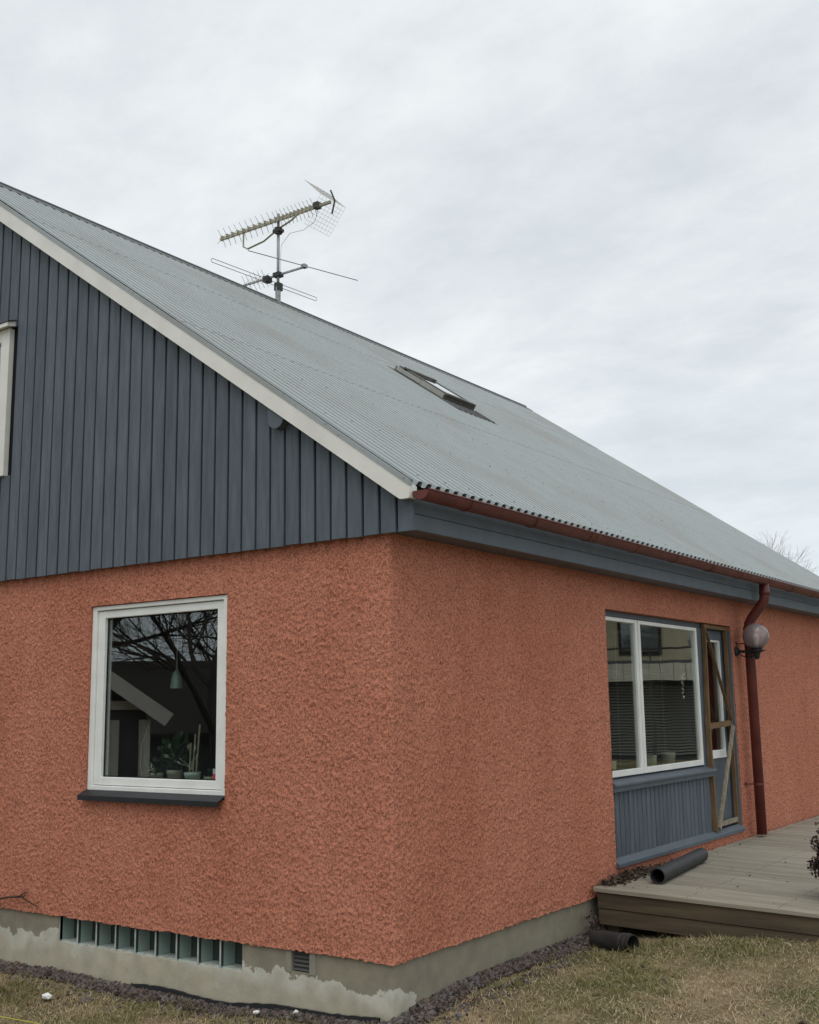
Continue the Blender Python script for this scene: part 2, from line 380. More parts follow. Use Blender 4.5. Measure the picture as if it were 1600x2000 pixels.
def gz(x, y):
    """ground height, numpy"""
    x = np.asarray(x, float); y = np.asarray(y, float)
    g = np.interp(np.clip(y, -9, 6), [-9, -1.2, -.2, 0, .6, 2.3, 3, 6], [-.05, -.03, -.015, 0, .04, .07, .09, .1])
    left = np.clip(-x/1.2, 0, 1)*np.clip(1+y/6, 0, 1)
    g = g-.068*left*(y < 1)
    g = g+.075*np.clip((x-.40)/.55, 0, 1)*np.clip((y-1.5)/.7, 0, 1)
    far = np.clip((-x-4)/5, 0, 1)*np.clip((-y-2)/4, 0, 1); g = g-.75*far
    g = g+.012*np.sin(x*2.1+1)*np.sin(y*1.7)+.006*np.sin(x*6.3+y*2.2)
    inside = (x < -.15) & (x > WX+.1) & (y > .15) & (y < WY-.1)
    return np.where(inside, -.3, g)

# ---------------------------------------------------------------- ground
xs = np.unique(np.r_[-600, -250, -120, -60, -30, np.arange(-16, -4, .5), np.arange(-4, 4, .06), np.arange(4, 16, .5), 30, 60, 120, 250, 600])
ys = np.unique(np.r_[-600, -250, -120, -60, -30, np.arange(-16, -2.5, .5), np.arange(-2.5, 2.8, .06), np.arange(2.8, 16, .5), 30, 60, 120, 250, 600])
X, Y = np.meshgrid(xs, ys); Z = gz(X, Y)
V = np.c_[X.ravel(), Y.ravel(), Z.ravel()]
i = np.arange(len(ys)-1)[:, None]*len(xs)+np.arange(len(xs)-1)[None, :]; i = i.ravel()
go = bpy.data.objects.new('ground', np_mesh('ground', V, np.c_[i, i+1, i+1+len(xs), i+len(xs)], LAWN)); COL.objects.link(go); tag(go, 'dry brown and green lawn around the orange house', kind='structure')

# ---------------------------------------------------------------- house
house = empty('house', (0, 0, 0), 'salmon rough-rendered house with grey gable boarding and corrugated metal roof', 'house')

# --- roughcast walls: one sheet round the near corner, real relief
def lines(stops):   # [(start, step), ..., end]
    o = []
    for (a, st), nx in zip(stops[:-1], stops[1:]):
        b = nx[0] if isinstance(nx, tuple) else nx
        n = max(1, round((b-a)/st)); o.append(np.linspace(a, b, n, endpoint=False))
    return np.unique(np.r_[tuple(o)+((stops[-1],),)])
# s < 0 : gable wall (x = s), s > 0 : long wall (y = s)
S = lines([(-9.166, .4), (-3.9, .0070), (O1[0], .0068), (O1[1], .0066), (.0, .0064), (.8, .0070), (O2[0], .010), (O2[1], .012), (9.83)])
ZL = lines([(ZB, .0068), (O2[2], .0068), (O1[2], .0070), (O1[3], .0070), (O2[3], .0070), (ZT)])
dx = .0064; W_ = 2304; H_ = 384
f2 = field(H_, W_, 6.0, RNG, 1); f3 = field(H_, W_, 40, RNG, 1); f4 = field(H_, W_, 2.4, RNG)
# thrown roughcast: stones of many sizes pressed into the coat, each stamped as a lump
hgt = np.zeros((H_, W_))
for cnt, ra, rb, ha, hb in ((60000, .8, 1.35, .0010, .0052), (34000, 1.0, 1.75, .002, .0062), (2500, 1.5, 2.2, .004, .0066)):
    cx0 = RNG.uniform(0, W_, cnt); cy0 = RNG.uniform(0, H_, cnt); ra1 = RNG.uniform(ra, rb, cnt); el = RNG.uniform(.65, 1.5, cnt); th = RNG.uniform(0, math.pi, cnt); h0 = RNG.uniform(ha, hb, cnt)
    K = int(rb*1.5)+1
    for i_ in range(-K, K+1):
        for j_ in range(-K, K+1):
            gx = np.floor(cx0)+i_; gy = np.floor(cy0)+j_; ddx = gx-cx0; ddy = gy-cy0
            uu = (ddx*np.cos(th)+ddy*np.sin(th))/(ra1*el); vv = (-ddx*np.sin(th)+ddy*np.cos(th))/(ra1/el); d2 = uu*uu+vv*vv
            ok = d2 < 1; np.maximum.at(hgt, ((gy[ok] % H_).astype(int), (gx[ok] % W_).astype(int)), (h0*(1-d2)**.6)[ok])
hgt = hgt*(1+.12*f2)+.0007*f3+.0007*f4-.004
hgt = hgt*1.45
def samp(F, s, z):
    u = (s-S[0])/dx*.98; v = (z-ZB)/dx
    u = np.mod(u, F.shape[1]-1); v = np.mod(v, F.shape[0]-1)
    i0 = u.astype(int); j0 = v.astype(int); a = u-i0; b = v-j0
    return (F[j0, i0]*(1-a)*(1-b)+F[j0, i0+1]*a*(1-b)+F[j0+1, i0]*(1-a)*b+F[j0+1, i0+1]*a*b)
SS, ZZ = np.meshgrid(S, ZL)
hh = samp(hgt, SS, ZZ)
rc = .028    # corner rounding
px = np.where(SS < 0, SS, 0.0); py = np.where(SS < 0, 0.0, SS)
ang = np.clip((SS+rc)/(2*rc), 0, 1)*math.pi/2
nx_, ny_ = np.sin(ang), -np.cos(ang)
cx_, cy2 = -rc, rc
inr = np.abs(SS) < rc
px = np.where(inr, cx_+rc*np.sin(ang), px); py = np.where(inr, cy2-rc*np.cos(ang), py)
edge = np.zeros_like(SS)
zjag = np.where(ZZ <= ZL[0]+1e-6, samp(f2, SS*1.3, ZZ*0)*.0022+samp(f3, SS, ZZ*0)*.002, 0)
fall = np.clip((ZL[0]+.02-ZZ)/.02, 0, 1)
hh = hh*(1-.3*fall)
V = np.c_[(px+nx_*hh).ravel(), (py+ny_*hh).ravel(), (ZZ+zjag).ravel()]
nsx = len(S)
i = (np.arange(len(ZL)-1)[:, None]*nsx+np.arange(nsx-1)[None, :])
sm = (S[:-1]+S[1:])/2; zm = (ZL[:-1]+ZL[1:])/2
hole = ((zm[:, None] > O1[2]) & (zm[:, None] < O1[3]) & (sm[None, :] > O1[0]) & (sm[None, :] < O1[1])) | \
       ((zm[:, None] > O2[2]) & (zm[:, None] < O2[3]) & (sm[None, :] > O2[0]) & (sm[None, :] < O2[1]))
i = i[~hole].ravel()
me = np_mesh('wall', V, np.c_[i, i+1, i+1+nsx, i+nsx], STUC)
o = bpy.data.objects.new('wall', me); COL.objects.link(o); wparent(o, house)
# reveals of the two openings, underside of the render, far walls
b = MB()
x0, x1, z0, z1 = O1
def strip(pts, dvec, n):   # face strip
    b.add([Vector(p) for p in pts]+[Vector(p)+Vector(dvec) for p in pts], [(k, k+1, k+1+len(pts), k+len(pts)) for k in range(len(pts)-1)])
strip([(x0, .004, z0), (x0, .004, z1), (x1, .004, z1), (x1, .004, z0), (x0, .004, z0)], (0, .07, 0), 5)
x0, x1, z0, z1 = O2
strip([(-.004, x0, z0), (-.004, x0, z1), (-.004, x1, z1), (-.004, x1, z0), (-.004, x0, z0)], (-.07, 0, 0), 5)
strip([(WX, .004, ZB+.004), (-.02, .004, ZB+.004)], (0, .06, 0), 2); strip([(-.004, .02, ZB+.004), (-.004, WY, ZB+.004)], (-.06, 0, 0), 2)
b.build('wall_reveal', STUC, house)
b = MB(); x0, x1, z0, z1 = O1
strip([(x0, .074, z0), (x0, .074, z1), (x1, .074, z1), (x1, .074, z0), (x0, .074, z0)], (0, .13, 0), 5); b.build('inner_reveal', ROOM, house)
b = MB(); x0, x1, z0, z1 = O2
strip([(-.074, x0, z0), (-.074, x0, z1), (-.074, x1, z1), (-.074, x1, z0), (-.074, x0, z0)], (-.13, 0, 0), 5); b.build('inner_reveal', ROOM, house)
b = MB(); b.box(WX, WX+.2, .01, WY, ZB, 2.7); b.box(WX+.2, -.01, WY-.2, WY, ZB, 2.7)
b.build('rear_wall', STUC, house)
# far gable triangle
b = MB(); b.prism([(WX-.1, WY, 2.6), (.1, WY, 2.6), (.1, WY, roofz(.1)-.06), (RX, WY, RZ-.06), (WX-.1, WY, roofz(WX-.1)-.06)], (0, .05, 0)); b.build('far_gable', BOARDD, house)

# --- foundation, openings for glass blocks and vent
GX = [-2.800, -2.612, -2.426, -2.238, -2.051, -1.864, -1.677, -1.490, -1.303, -1.116]
GZ0, GZ1 = .130, .305
b = MB()
def fpan(xa, xb, za, zb): b.box(xa, xb, .022, .30, za, zb)
fpan(WX+.02, GX[0], -.6, .33); fpan(GX[0], GX[-1], -.6, GZ0); fpan(GX[-1], -.732, -.6, .33); fpan(-.732, -.604, -.6, .182); fpan(-.604, -.022, -.6, .33)
b.box(-.30, -.022, .301, WY-.02, -.6, .33); b.box(WX+.02, WX+.3, .301, WY-.02, -.6, .33); b.box(WX+.3, -.301, WY-.3, WY-.02, -.6, .33)
b.build('foundation', FOUND, house)
# smoother lighter plaster strips either side of the vent, small ledge scar at left
VPM = mat('vent_plaster', (.27, .25, .205), .9, var=.1, vscale=20, bump=.001, bscale=40)
for xa, xb in ((-.775, -.736), (-.600, -.555)):
    b = MB(); b.bev(xa, xb, .0165, .024, .177, .300, .002); b.build('vent_surround', VPM, house)
v_ = MB(); v_.box(-.732, -.604, .075, .085, .182, .30); vent = v_.build('vent', BLACK, house); VSL = mat('vent_slat', (.10, .10, .095), .6)
for k in range(5):
    z = .190+k*.0225
    s_ = MB(); s_.prism([(-.729, .030, z), (-.729, .034, z-.002), (-.729, .058, z+.017), (-.729, .054, z+.0185)], (.122, 0, 0)); o = s_.build('slat', VSL, vent)
# glass blocks
bw = MB(); bw.box(GX[0], GX[-1], .20, .22, GZ0, GZ1+.02); gbw = bw.build('basement_window', BLACK, house)
tag(gbw, 'row of nine glass blocks low in the foundation')
for k in range(9):
    xa, xb = GX[k]+.010, GX[k+1]-.010
    g = MB(); g.bev(xa, xb, .135, .15, GZ0+.012, GZ1+.015, .002)
    g.add([(xa-.002, .03, GZ0+.01), (xa-.002, .14, GZ0+.01), (xa-.002, .14, GZ1+.01), (xa-.002, .03, GZ1+.01)], [(0, 1, 2, 3)])
    gb = g.build('glass_block', BLOCKD, gbw)
for k in range(10):
    jx = GX[k]; j = MB()
    if k == 0: j.box(jx+.0005, jx+.008, .026, .16, GZ0, GZ1+.012)
    else: j.bev(jx-.0065, jx+.0065, .028, .16, GZ0, GZ1+.012, .002)
    j.build('joint', MULL, gbw)
j = MB(); j.box(GX[0], GX[-1], .045, .16, GZ0-.001, GZ0+.009); j.build('joint', MULL, gbw)
for k in range(9):   # broad moulded side of each glass block, seen through its face
    xa = GX[k]+.0066; j = MB(); j.prism([(xa, .050, GZ0+.010), (xa+.002, .050, GZ0+.010), (xa+.018, .132, GZ0+.010), (xa, .134, GZ0+.010)], (0, 0, GZ1-GZ0)); j.build('block_side', GBG, gbw)

# --- gable cladding: one board per part
BP = .1185
b = MB(); b.prism([(WX-.15, -.028, 2.635), (.17, -.028, 2.635), (.17, -.028, roofz(.17)-.05), (RX, -.028, RZ-.05), (WX-.15, -.028, roofz(WX-.15)-.05)], (0, .024, 0)); b.build('gable_backing', BLACK, house)
x = .2005; k = 0
while x > WX-.2:
    xb = x; xa = x-BP+.0165; x -= BP; k += 1
    if xa < -9.35: break
    j = random.uniform(-.0025, .0025); dz = random.uniform(-.002, .003); dy = random.uniform(-.0015, .0015)
    yf, yb = -.052+dy, -.030
    m = MB(); ch = .0035
    zl = 2.607+dz; zr_a, zr_b = roofz(xa)-.02, roofz(xb)-.02
    if xa < RX < xb: zr_a = zr_b = RZ-.05
    segs = [(zl, zr_a, zr_b)]
    # upper gable window gap
    if xb > -5.66 and xa < -3.53:
        segs = [(zl, 3.40, 3.40), (4.57, zr_a, zr_b)]
    for (za, ta, tb) in segs:
        m = MB(); m.add([(xa, yb, za), (xa, yf+ch, za), (xa+ch, yf, za), (xb-ch, yf, za), (xb, yf+ch, za), (xb, yb, za),
               (xa, yb, ta), (xa, yf+ch, ta), (xa+ch, yf, ta), (xb-ch, yf, tb), (xb, yf+ch, tb), (xb, yb, tb)],
              [(0, 1, 7, 6), (1, 2, 8, 7), (2, 3, 9, 8), (3, 4, 10, 9), (4, 5, 11, 10), (5, 4, 3, 2, 1, 0), (6, 7, 8, 9, 10, 11)])
        m.build('board', BOARD, house)
# purlin end with rounded nose under the verge
def rounded_end(xc, zc):
    pts = [(xc-.062, -.053, zc+.10), (xc-.062, -.053, zc-.005)]
    for a in range(0, 91, 15):
        t = math.radians(180+a); pts.append((xc+.0+.062*math.cos(t), -.053, zc-.0+.062*math.sin(t)))
    for a in range(15, 91, 15):
        t = math.radians(270+a); pts.append((xc+.062*math.cos(t), -.053, zc+.062*math.sin(t)))
    pts += [(xc+.062, -.053, zc+.03)]
    m = MB(); m.prism(pts, (0, -.055, 0)); return m
rounded_end(-.765, 3.385).build('purlin_end', BOARDD, house)
rounded_end(-8.40, 3.385).build('purlin_end', BOARDD, house)

# --- eave box along both sides
for sgn, X0 in ((1, 0.0), (-1, 2*RX)):
    def EXX(a, b_): return (X0+sgn*a, X0+sgn*b_) if sgn > 0 else (X0+sgn*b_, X0+sgn*a)
    xa, xb = EXX(.170, .190); m = MB(); m.bev(xa, xb, -.028, WY+.05, 2.612, 2.702, .003); m.build('eave_board', BOARDD, house)
    xa, xb = EXX(.170, .186); m = MB(); m.bev(xa, xb, -.028, WY+.05, 2.705, 2.845, .003); m.build('eave_board', BOARDD, house)
    xa, xb = EXX(-.10, .168); m = MB(); m.bev(xa, xb, -.026, WY+.05, 2.618, 2.634, .002); m.build('soffit', BOARDD, house)

# --- bargeboards (both gables)
for yb in (-.124, 9.955):
    for sgn in (1, -1):
        def PX(x): return x if sgn > 0 else 2*RX-x
        def rz(x): return RZ-SL*(x-RX)
        pts = [(PX(RX), yb, RZ-.018), (PX(RX), yb, RZ-.152), (PX(.160), yb, rz(.160)-.137), (PX(.172), yb, 2.773), (PX(.224), yb, 2.773), (PX(.229), yb, 2.779), (PX(.229), yb, rz(.229)-.014)]
        m = MB(); m.prism(pts, (0, .024, 0)); m.build('bargeboard', WHITE, house)
        m = MB(); a = (PX(.229), yb, 0)
        m.prism([(PX(.203), yb+.026, 2.778), (PX(.229), yb+.026, 2.778), (PX(.229), yb+.026, rz(.229)-.02), (PX(.203), yb+.026, rz(.203)-.02)], (0, .050 if yb < 0 else -.05, 0)); m.build('bargeboard_return', WHITE, house)
        # verge soffit between bargeboard and boards
        yy0, yy1 = (-.099, -.054) if yb < 0 else (9.885, 9.954)
        m = MB(); m.prism([(PX(RX), yy0, RZ-.040), (PX(.168), yy0, rz(.168)-.040), (PX(.168), yy0, rz(.168)-.022), (PX(RX), yy0, RZ-.022)], (0, yy1-yy0, 0)); m.build('verge_soffit', BOARDD, house)

# --- corrugated sheets
WP, WA = .0925, .0170; RH = .0155     # wave pitch, half depth
LEN = (EX+.022-RX)/math.cos(TH)
NW = 9; SW = WP*NW
Y0, Y1 = -.112, 9.99
PROF = [(0, 1), (.165, 1), (.205, .85), (.280, -.85), (.320, -1), (.680, -1), (.720, -.85), (.795, .85), (.835, 1)]   # ribbed profile: (fraction of a wave, height)
def sheet_mesh(nw, length, name):
    pts = [((k+a)*WP, h*RH) for k in range(nw) for a, h in PROF]+[(nw*WP, RH), ((nw+.165)*WP, RH), ((nw+.205)*WP, RH*.85)]
    n = len(pts); V = []; f = []
    for dzz in (0, -.0012):
        for r in (0, length):
            for yv, h in pts: V.append((-r, yv, h+dzz))
    for k in range(n-1):
        f.append((k, k+n, k+n+1, k+1)); f.append((2*n+k, 2*n+k+1, 2*n+k+n+1, 2*n+k+n)); f.append((k, k+1, 2*n+k+1, 2*n+k)); f.append((n+k, 3*n+k, 3*n+k+1, n+k+1))
    me = bpy.data.meshes.new(name); me.from_pydata(V, [], f); me.materials.append(ROOF); me.update(); return me
rows = [(0, 2.45), (2.33, 2.2), (4.41, LEN-4.41)]
m = MB(); m.prism([(RX, -.09, RZ-.075), (.15, -.09, roofz(.15)-.075), (.15, -.09, roofz(.15)-.020), (RX, -.09, RZ-.020), (2*RX-.15, -.09, roofz(.15)-.020), (2*RX-.15, -.09, roofz(.15)-.075)], (0, 9.97, 0))
m.v = m.v
roofo = m.build('roof', mat('roof_deck', (.12, .11, .10), .9), house)
meshes = [sheet_mesh(NW, L_, 'roof_sheet') for _, L_ in rows]
nsh = int(math.ceil((Y1-Y0)/SW)); lastw = int(round(((Y1-Y0)-(nsh-1)*SW)/WP))
lastm = [sheet_mesh(lastw, L_, 'roof_sheet') for _, L_ in rows]
for side in (1, -1):
    for r, (u, L_) in enumerate(rows):
        for c in range(nsh):
            last = c == nsh-1
            wid = (lastw if last else NW)*WP
            ystart = Y0+c*SW
            xx = EX+.022-u*math.cos(TH); zz = EZ-.022*SL+u*math.sin(TH)+.003*(r)+.0004*(c % 2)
            me = (lastm if last else meshes)[r]
            if side > 0:
                Mx = Matrix.Translation((xx, ystart, zz)) @ Matrix.Rotation(TH, 4, 'Y')
            else:
                Mx = Matrix.Translation((2*RX-xx, ystart+wid, zz)) @ Matrix.Rotation(math.pi, 4, 'Z') @ Matrix.Rotation(TH, 4, 'Y')
            o = bpy.data.objects.new('roof_sheet', me); COL.objects.link(o); wparent(o, roofo); o.matrix_basis = Mx
# ridge cap and verge strips
m = MB()
for sgn in (1, -1):
    a = [(RX, 0, RZ+.030), (RX+sgn*.13, 0, RZ+.030-.13*SL), (RX+sgn*.13, 0, RZ+.022-.13*SL), (RX, 0, RZ+.022)]
    m.prism([(p[0], Y0-.01, p[2]) for p in a], (0, Y1-Y0+.02, 0))
m.tube([(RX, Y0-.01, RZ+.024), (RX, Y1+.01, RZ+.024)], .020, 10)
m.build('ridge_cap', mat('ridge_cap', (.10, .11, .11), .6, var=.2, vscale=8), roofo)
for yv in (-.128, 9.965):
    for sgn in (1, -1):
        def PX(x): return x if sgn > 0 else 2*RX-x
        def rz(x): return RZ-SL*(x-RX)
        m = MB(); m.prism([(PX(RX), yv, RZ-.020), (PX(.231), yv, rz(.231)-.020), (PX(.231), yv, rz(.231)+.012), (PX(RX), yv, RZ+.012)], (0, .028, 0)); m.build('verge_flashing', ROOF, roofo)
# screws
m = MB()
for u in [.12, .95, 1.75, 2.38, 3.2, 3.9, 4.5, 5.2, 5.7]:
    for yk in range(2, int((Y1-Y0)/WP)-1, 3):
        yv = Y0+(yk+.07)*WP; uu = u+random.uniform(-.02, .02)
        if 3.1 < u < 4.3 and 4.3 < yv < 5.2: continue
        c = Vector((EX+.022-uu*math.cos(TH)+(.0155)*math.sin(TH), yv, EZ-.022*SL+uu*math.sin(TH)+.0155*math.cos(TH)))
        nrm = Vector((math.sin(TH), 0, math.cos(TH))); m.tube([c-nrm*.004, c+nrm*.004], random.uniform(.003, .0065), 6)
o = m.build('roof_screws', mat('screw', (.13, .14, .14), .6), roofo); o['kind'] = 'stuff'

# --- skylight (in roof coordinates: u up-slope, h normal)
def RP(y, u, h): return Vector((EX-u*math.cos(TH)+h*math.sin(TH), y, EZ+u*math.sin(TH)+h*math.cos(TH)))
def rbox(m, y0, y1, u0, u1, h0, h1):
    return m.hexa([RP(y0, u0, h0), RP(y1, u0, h0), RP(y1, u1, h0), RP(y0, u1, h0), RP(y0, u0, h1), RP(y1, u0, h1), RP(y1, u1, h1), RP(y0, u1, h1)])
SKM = mat('skylight_frame', (.11, .11, .10), .5, var=.15, vscale=10); SKL = mat('skylight_cover', (.36, .36, .33), .5, var=.1, vscale=9)
ya, yb_, ua, ub = 4.42, 5.02, 3.32, 4.08
m = MB(); rbox(m, ya-.07, yb_+.07, ua-.02, ub+.08, -.02, .020); sk = m.build('skylight', mat('lead_flashing', (.075, .078, .075), .6, var=.2, vscale=8), house)
m = MB(); rbox(m, ya-.10, yb_+.10, ua-.30, ua-.02, .012, .020)
for k in range(7): rbox(m, ya-.09+k*.115, ya-.06+k*.115, ua-.30, ua-.02, .020, .030)
m.build('apron', mat('lead_apron', (.12, .125, .12), .65, var=.25, vscale=10), sk)
m = MB(); rbox(m, ya, ya+.055, ua, ub, .0, .070); rbox(m, yb_-.055, yb_, ua, ub, .0, .070); rbox(m, ya+.055, yb_-.055, ua, ua+.05, .0, .066); rbox(m, ya+.055, yb_-.055, ub-.05, ub, .0, .085); m.build('frame', SKM, sk)
m = MB(); rbox(m, ya-.006, ya-.001, ua+.36, ub-.02, .030, .074); rbox(m, ya-.009, ya-.001, ua+.01, ua+.355, .026, .078); m.build('side_cover', SKL, sk)
m = MB(); rbox(m, ya+.02, yb_-.02, ua-.012, ua+.05, .071, .092); rbox(m, ya+.02, ya+.07, ua+.05, ub-.1, .071, .089); rbox(m, yb_-.07, yb_-.02, ua+.05, ub-.1, .071, .089); rbox(m, ya+.02, yb_-.02, ub-.15, ub-.09, .071, .104); m.build('sash', SKM, sk)
m = MB(); rbox(m, ya+.07, yb_-.07, ua+.05, ub-.15, .073, .082); m.build('pane', GLASS, sk)
m = MB(); rbox(m, ya+.07, yb_-.07, ua+.28, ub-.15, .060, .068); m.build('blind', SKM, sk)

# --- gutter and downpipe
def gutter(xc, zt, yA, yB, par):
    m = MB(); n = 14; R = .055
    pro = [(xc+R*math.cos(math.pi*k/n), zt-R*math.sin(math.pi*k/n)*.98) for k in range(n+1)]
    inn = [(xc+(R-.002)*math.cos(math.pi*k/n), zt-(R-.002)*math.sin(math.pi*k/n)*.98) for k in range(n+1)]
    v = [(x, yv, z) for yv in (yA, yB) for x, z in pro]+[(x, yv, z) for yv in (yA, yB) for x, z in inn]
    q = n+1; f = []
    for k in range(n): f += [(k, k+1, k+1+q, k+q), (2*q+k, 2*q+k+q, 2*q+k+1+q, 2*q+k+1), (k, 2*q+k, 2*q+k+1, k+1), (q+k, q+k+1, 3*q+k+1, 3*q+k)]
    m.add(v, f)
    m.tube([(xc+R, yA, zt), (xc+R, yB, zt)], .0065, 8)
    for yv in (yA, yB-.003): m.prism([(x, yv, z) for x, z in pro], (0, .003, 0))
    o = m.build('gutter', MAROON, par); 
    yy = yA+.45
    while yy < yB:
        h = MB(); h.v = []; h.tube([(x, yy, z) for x, z in [(xc+(R+.003)*math.cos(math.pi*k/n), zt-(R+.003)*math.sin(math.pi*k/n)*.98) for k in range(n+1)]], .0022, 5); h.build('bracket', MAROON, o); yy += .78
    yy = yA+2.1
    while yy < yB:
        h = MB(); pr = [(xc+(R+.002)*math.cos(math.pi*k/n), zt-(R+.002)*math.sin(math.pi*k/n)*.98) for k in range(n+1)]
        h.add([(x, y_, z) for y_ in (yy, yy+.045) for x, z in pr], [(k, k+1, k+1+q, k+q) for k in range(n)]); h.build('gutter_joint', MAROON, o); yy += 2.3
    return o
gutter(.290, 2.812, -.10, 9.98, house); gutter(2*RX-.290, 2.812, -.10, 9.98, house)
m = MB()
PY = 5.80
m.tube([(.285, PY, 2.775), (.285, PY, 2.66), (.275, PY, 2.61), (.245, PY, 2.565), (.140, PY, 2.44), (.112, PY, 2.39), (.104, PY, 2.33), (.104, PY, .405)], .047, 20)
m.tube([(.285, PY, 2.715), (.285, PY, 2.66)], .051, 20); m.tube([(.104, PY, 2.36), (.104, PY, 2.30)], .051, 20)
dp = m.build('downpipe', MAROON, house, True)
for z in (2.20, .87):
    h = MB(); h.tube([(.104, PY, z-.012), (.104, PY, z+.012)], .0505, 20); h.bar((.0, PY-.075, z), (.07, PY-.04, z), .008, .012); h.bar((.0, PY-.075, z-.012), (.0, PY-.075, z+.014), .02, .02); h.build('pipe_clip', MAROON, dp)

# --- gable window (ground floor)
def rect_frame(m, x0, x1, z0, z1, w_, y0, y1, b_=.003, wt=None, wb=None):
    wt = wt or w_; wb = wb or w_
    m.bev(x0, x0+w_, y0, y1, z0, z1, b_); m.bev(x1-w_, x1, y0, y1, z0, z1, b_)
    m.bev(x0+w_, x1-w_, y0+.0005, y1, z1-wt, z1, b_); m.bev(x0+w_, x1-w_, y0+.0005, y1, z0, z0+wb, b_)
x0, x1, z0, z1 = O1
m = MB(); rect_frame(m, x0+.003, x1-.003, z0+.028, z1-.004, .042, .018, .11, wt=.028, wb=.030); wn = m.build('window', WHITEF, house)
tag(wn, 'white framed square window in the gable wall reflecting bare branches')
m = MB(); rect_frame(m, x0+.047, x1-.045, z0+.062, z1-.036, .068, .034, .10, wt=.050, wb=.052); m.build('sash', WHITEF, wn)
m = MB(); m.box(x0+.115, x1-.113, .066, .070, z0+.114, z1-.086); m.build('pane', GLASS, wn)
m = MB(); rect_frame(m, x0+.1152, x1-.1132, z0+.1142, z1-.0862, .007, .058, .0655, .001); m.build('gasket', BLACK, wn)
m = MB(); m.prism([(x0-.012, -.048, z0-.034), (x0-.012, -.048, z0-.002), (x0-.012, .012, z0+.028), (x0-.012, .012, z0+.018), (x0-.012, -.040, z0-.008), (x0-.012, -.042, z0-.034)], (x1-x0+.004, 0, 0)); m.build('sill', DARKM, wn)
m = MB(); m.box(x1-.165, x1-.128, .0635, .0645, z0+.118, z0+.150); m.build('sticker', RED, wn)
m = MB(); m.box(x1-.163, x1-.130, .0635, .0645, z0+.153, z0+.185); m.build('sticker', GREY, wn)
m = MB(); m.bev(x0+.01, x1-.01, .115, .36, z0+.035, z0+.060, .003); m.build('inner_sill', WHITEF, wn)

# upper gable window, mostly past the left edge
m = MB(); m.bev(-5.66, -5.56, -.075, -.028, 3.40, 4.56, .003); m.bev(-3.625, -3.525, -.075, -.028, 3.40, 4.56, .003); m.bev(-5.56, -3.625, -.074, -.028, 4.46, 4.56, .003); m.bev(-5.56, -3.625, -.074, -.028, 3.40, 3.49, .003)
un = m.build('window', WHITE, house); tag(un, 'white framed upper gable window cut by the left edge')
m = MB(); m.prism([(-5.72, -.125, 4.555), (-5.72, -.125, 4.585), (-5.72, -.030, 4.62), (-5.72, -.030, 4.575)], (2.235, 0, 0)); m.build('window_hood', WHITE, un)
m = MB(); m.prism([(-5.73, -.130, 4.587), (-5.73, -.130, 4.592), (-5.73, -.030, 4.629), (-5.73, -.030, 4.622)], (2.255, 0, 0)); m.build('hood_flashing', DARKM, un)
m = MB(); m.bev(-4.63, -4.55, -.065, -.03, 3.49, 4.46, .003); m.build('mullion', WHITE, un)
for xa, xb in ((-5.56, -4.63), (-4.55, -3.625)):
    m = MB(); m.box(xa, xb, -.045, -.041, 3.49, 4.46); m.build('pane', GLASS, un)
    m = MB(); m.box(xa, xb, -.036, -.031, 3.49, 4.46); m.build('curtain', mat('curtain', (.35, .34, .3), .9), un)

# --- long wall window and door group; local axes: y along wall, x recess
def fr(m, y0, y1, z0, z1, wy, xb, xf, wt=None, wb=None, b_=.003):
    wt = wt or wy; wb = wb or wy
    m.bev(xb, xf, y0, y0+wy, z0, z1, b_); m.bev(xb, xf, y1-wy, y1, z0, z1, b_)
    m.bev(xb, xf-.0005, y0+wy, y1-wy, z1-wt, z1, b_); m.bev(xb, xf-.0005, y0+wy, y1-wy, z0, z0+wb, b_)
m = MB()
m.bev(-.16, -.062, 2.803, 5.597, 2.318, 2.361, .002)            # head board
m.bev(-.16, -.062, 2.803, 2.846, 1.06, 2.3178, .002)
m.bev(-.16, -.058, 4.832, 4.985, .50, 2.3178, .002)            # post between window and door
m.bev(-.16, -.010, 5.575, 5.597, .50, 2.3178, .002)
wg = m.build('window', BOARDD, house); tag(wg, 'wide two-sash window with slatted blinds behind its glass, beside the door')
for (a, b_) in ((2.849, 3.500), (3.528, 4.829)):
    m = MB(); fr(m, a, b_, 1.092, 2.314, .038, -.105, -.056, wt=.030, wb=.046)
    s_ = m.build('sash', WHITEF, wg)
    m = MB(); m.box(-.078, -.074, a+.039, b_-.039, 1.139, 2.283); m.build('pane', GLASSW, wg)
m = MB(); m.bev(-.12, -.066, 3.5005, 3.5275, 1.092, 2.315, .002); m.build('mullion', WHITEF, wg)
m = MB(); m.prism([(-.10, 2.803, 1.088), (.012, 2.803, 1.052), (.016, 2.803, 1.046), (.016, 2.803, 1.032), (.002, 2.803, 1.030), (.0, 2.803, .992), (-.10, 2.803, .992)], (0, 2.145, 0)); m.build('sill', BOARDD, wg)
# boarded panel below, board by board
m = MB(); m.box(-.10, -.055, 2.803, 4.93, .46, .99); pn = m.build('window_panel', BLACK, house)
yv = 2.806
while yv < 4.84:
    m = MB(); m.bev(-.054, -.034+random.uniform(-.001, .001), yv, yv+.071, .505, .991, .004); m.build('board', BOARD, pn); yv += .0835
m = MB(); m.prism([(-.11, 2.803, .520), (-.032, 2.803, .514), (.018, 2.803, .478), (.018, 2.803, .452), (-.11, 2.803, .452)], (0, 2.794, 0)); m.build('bottom_rail', BOARDD, pn)
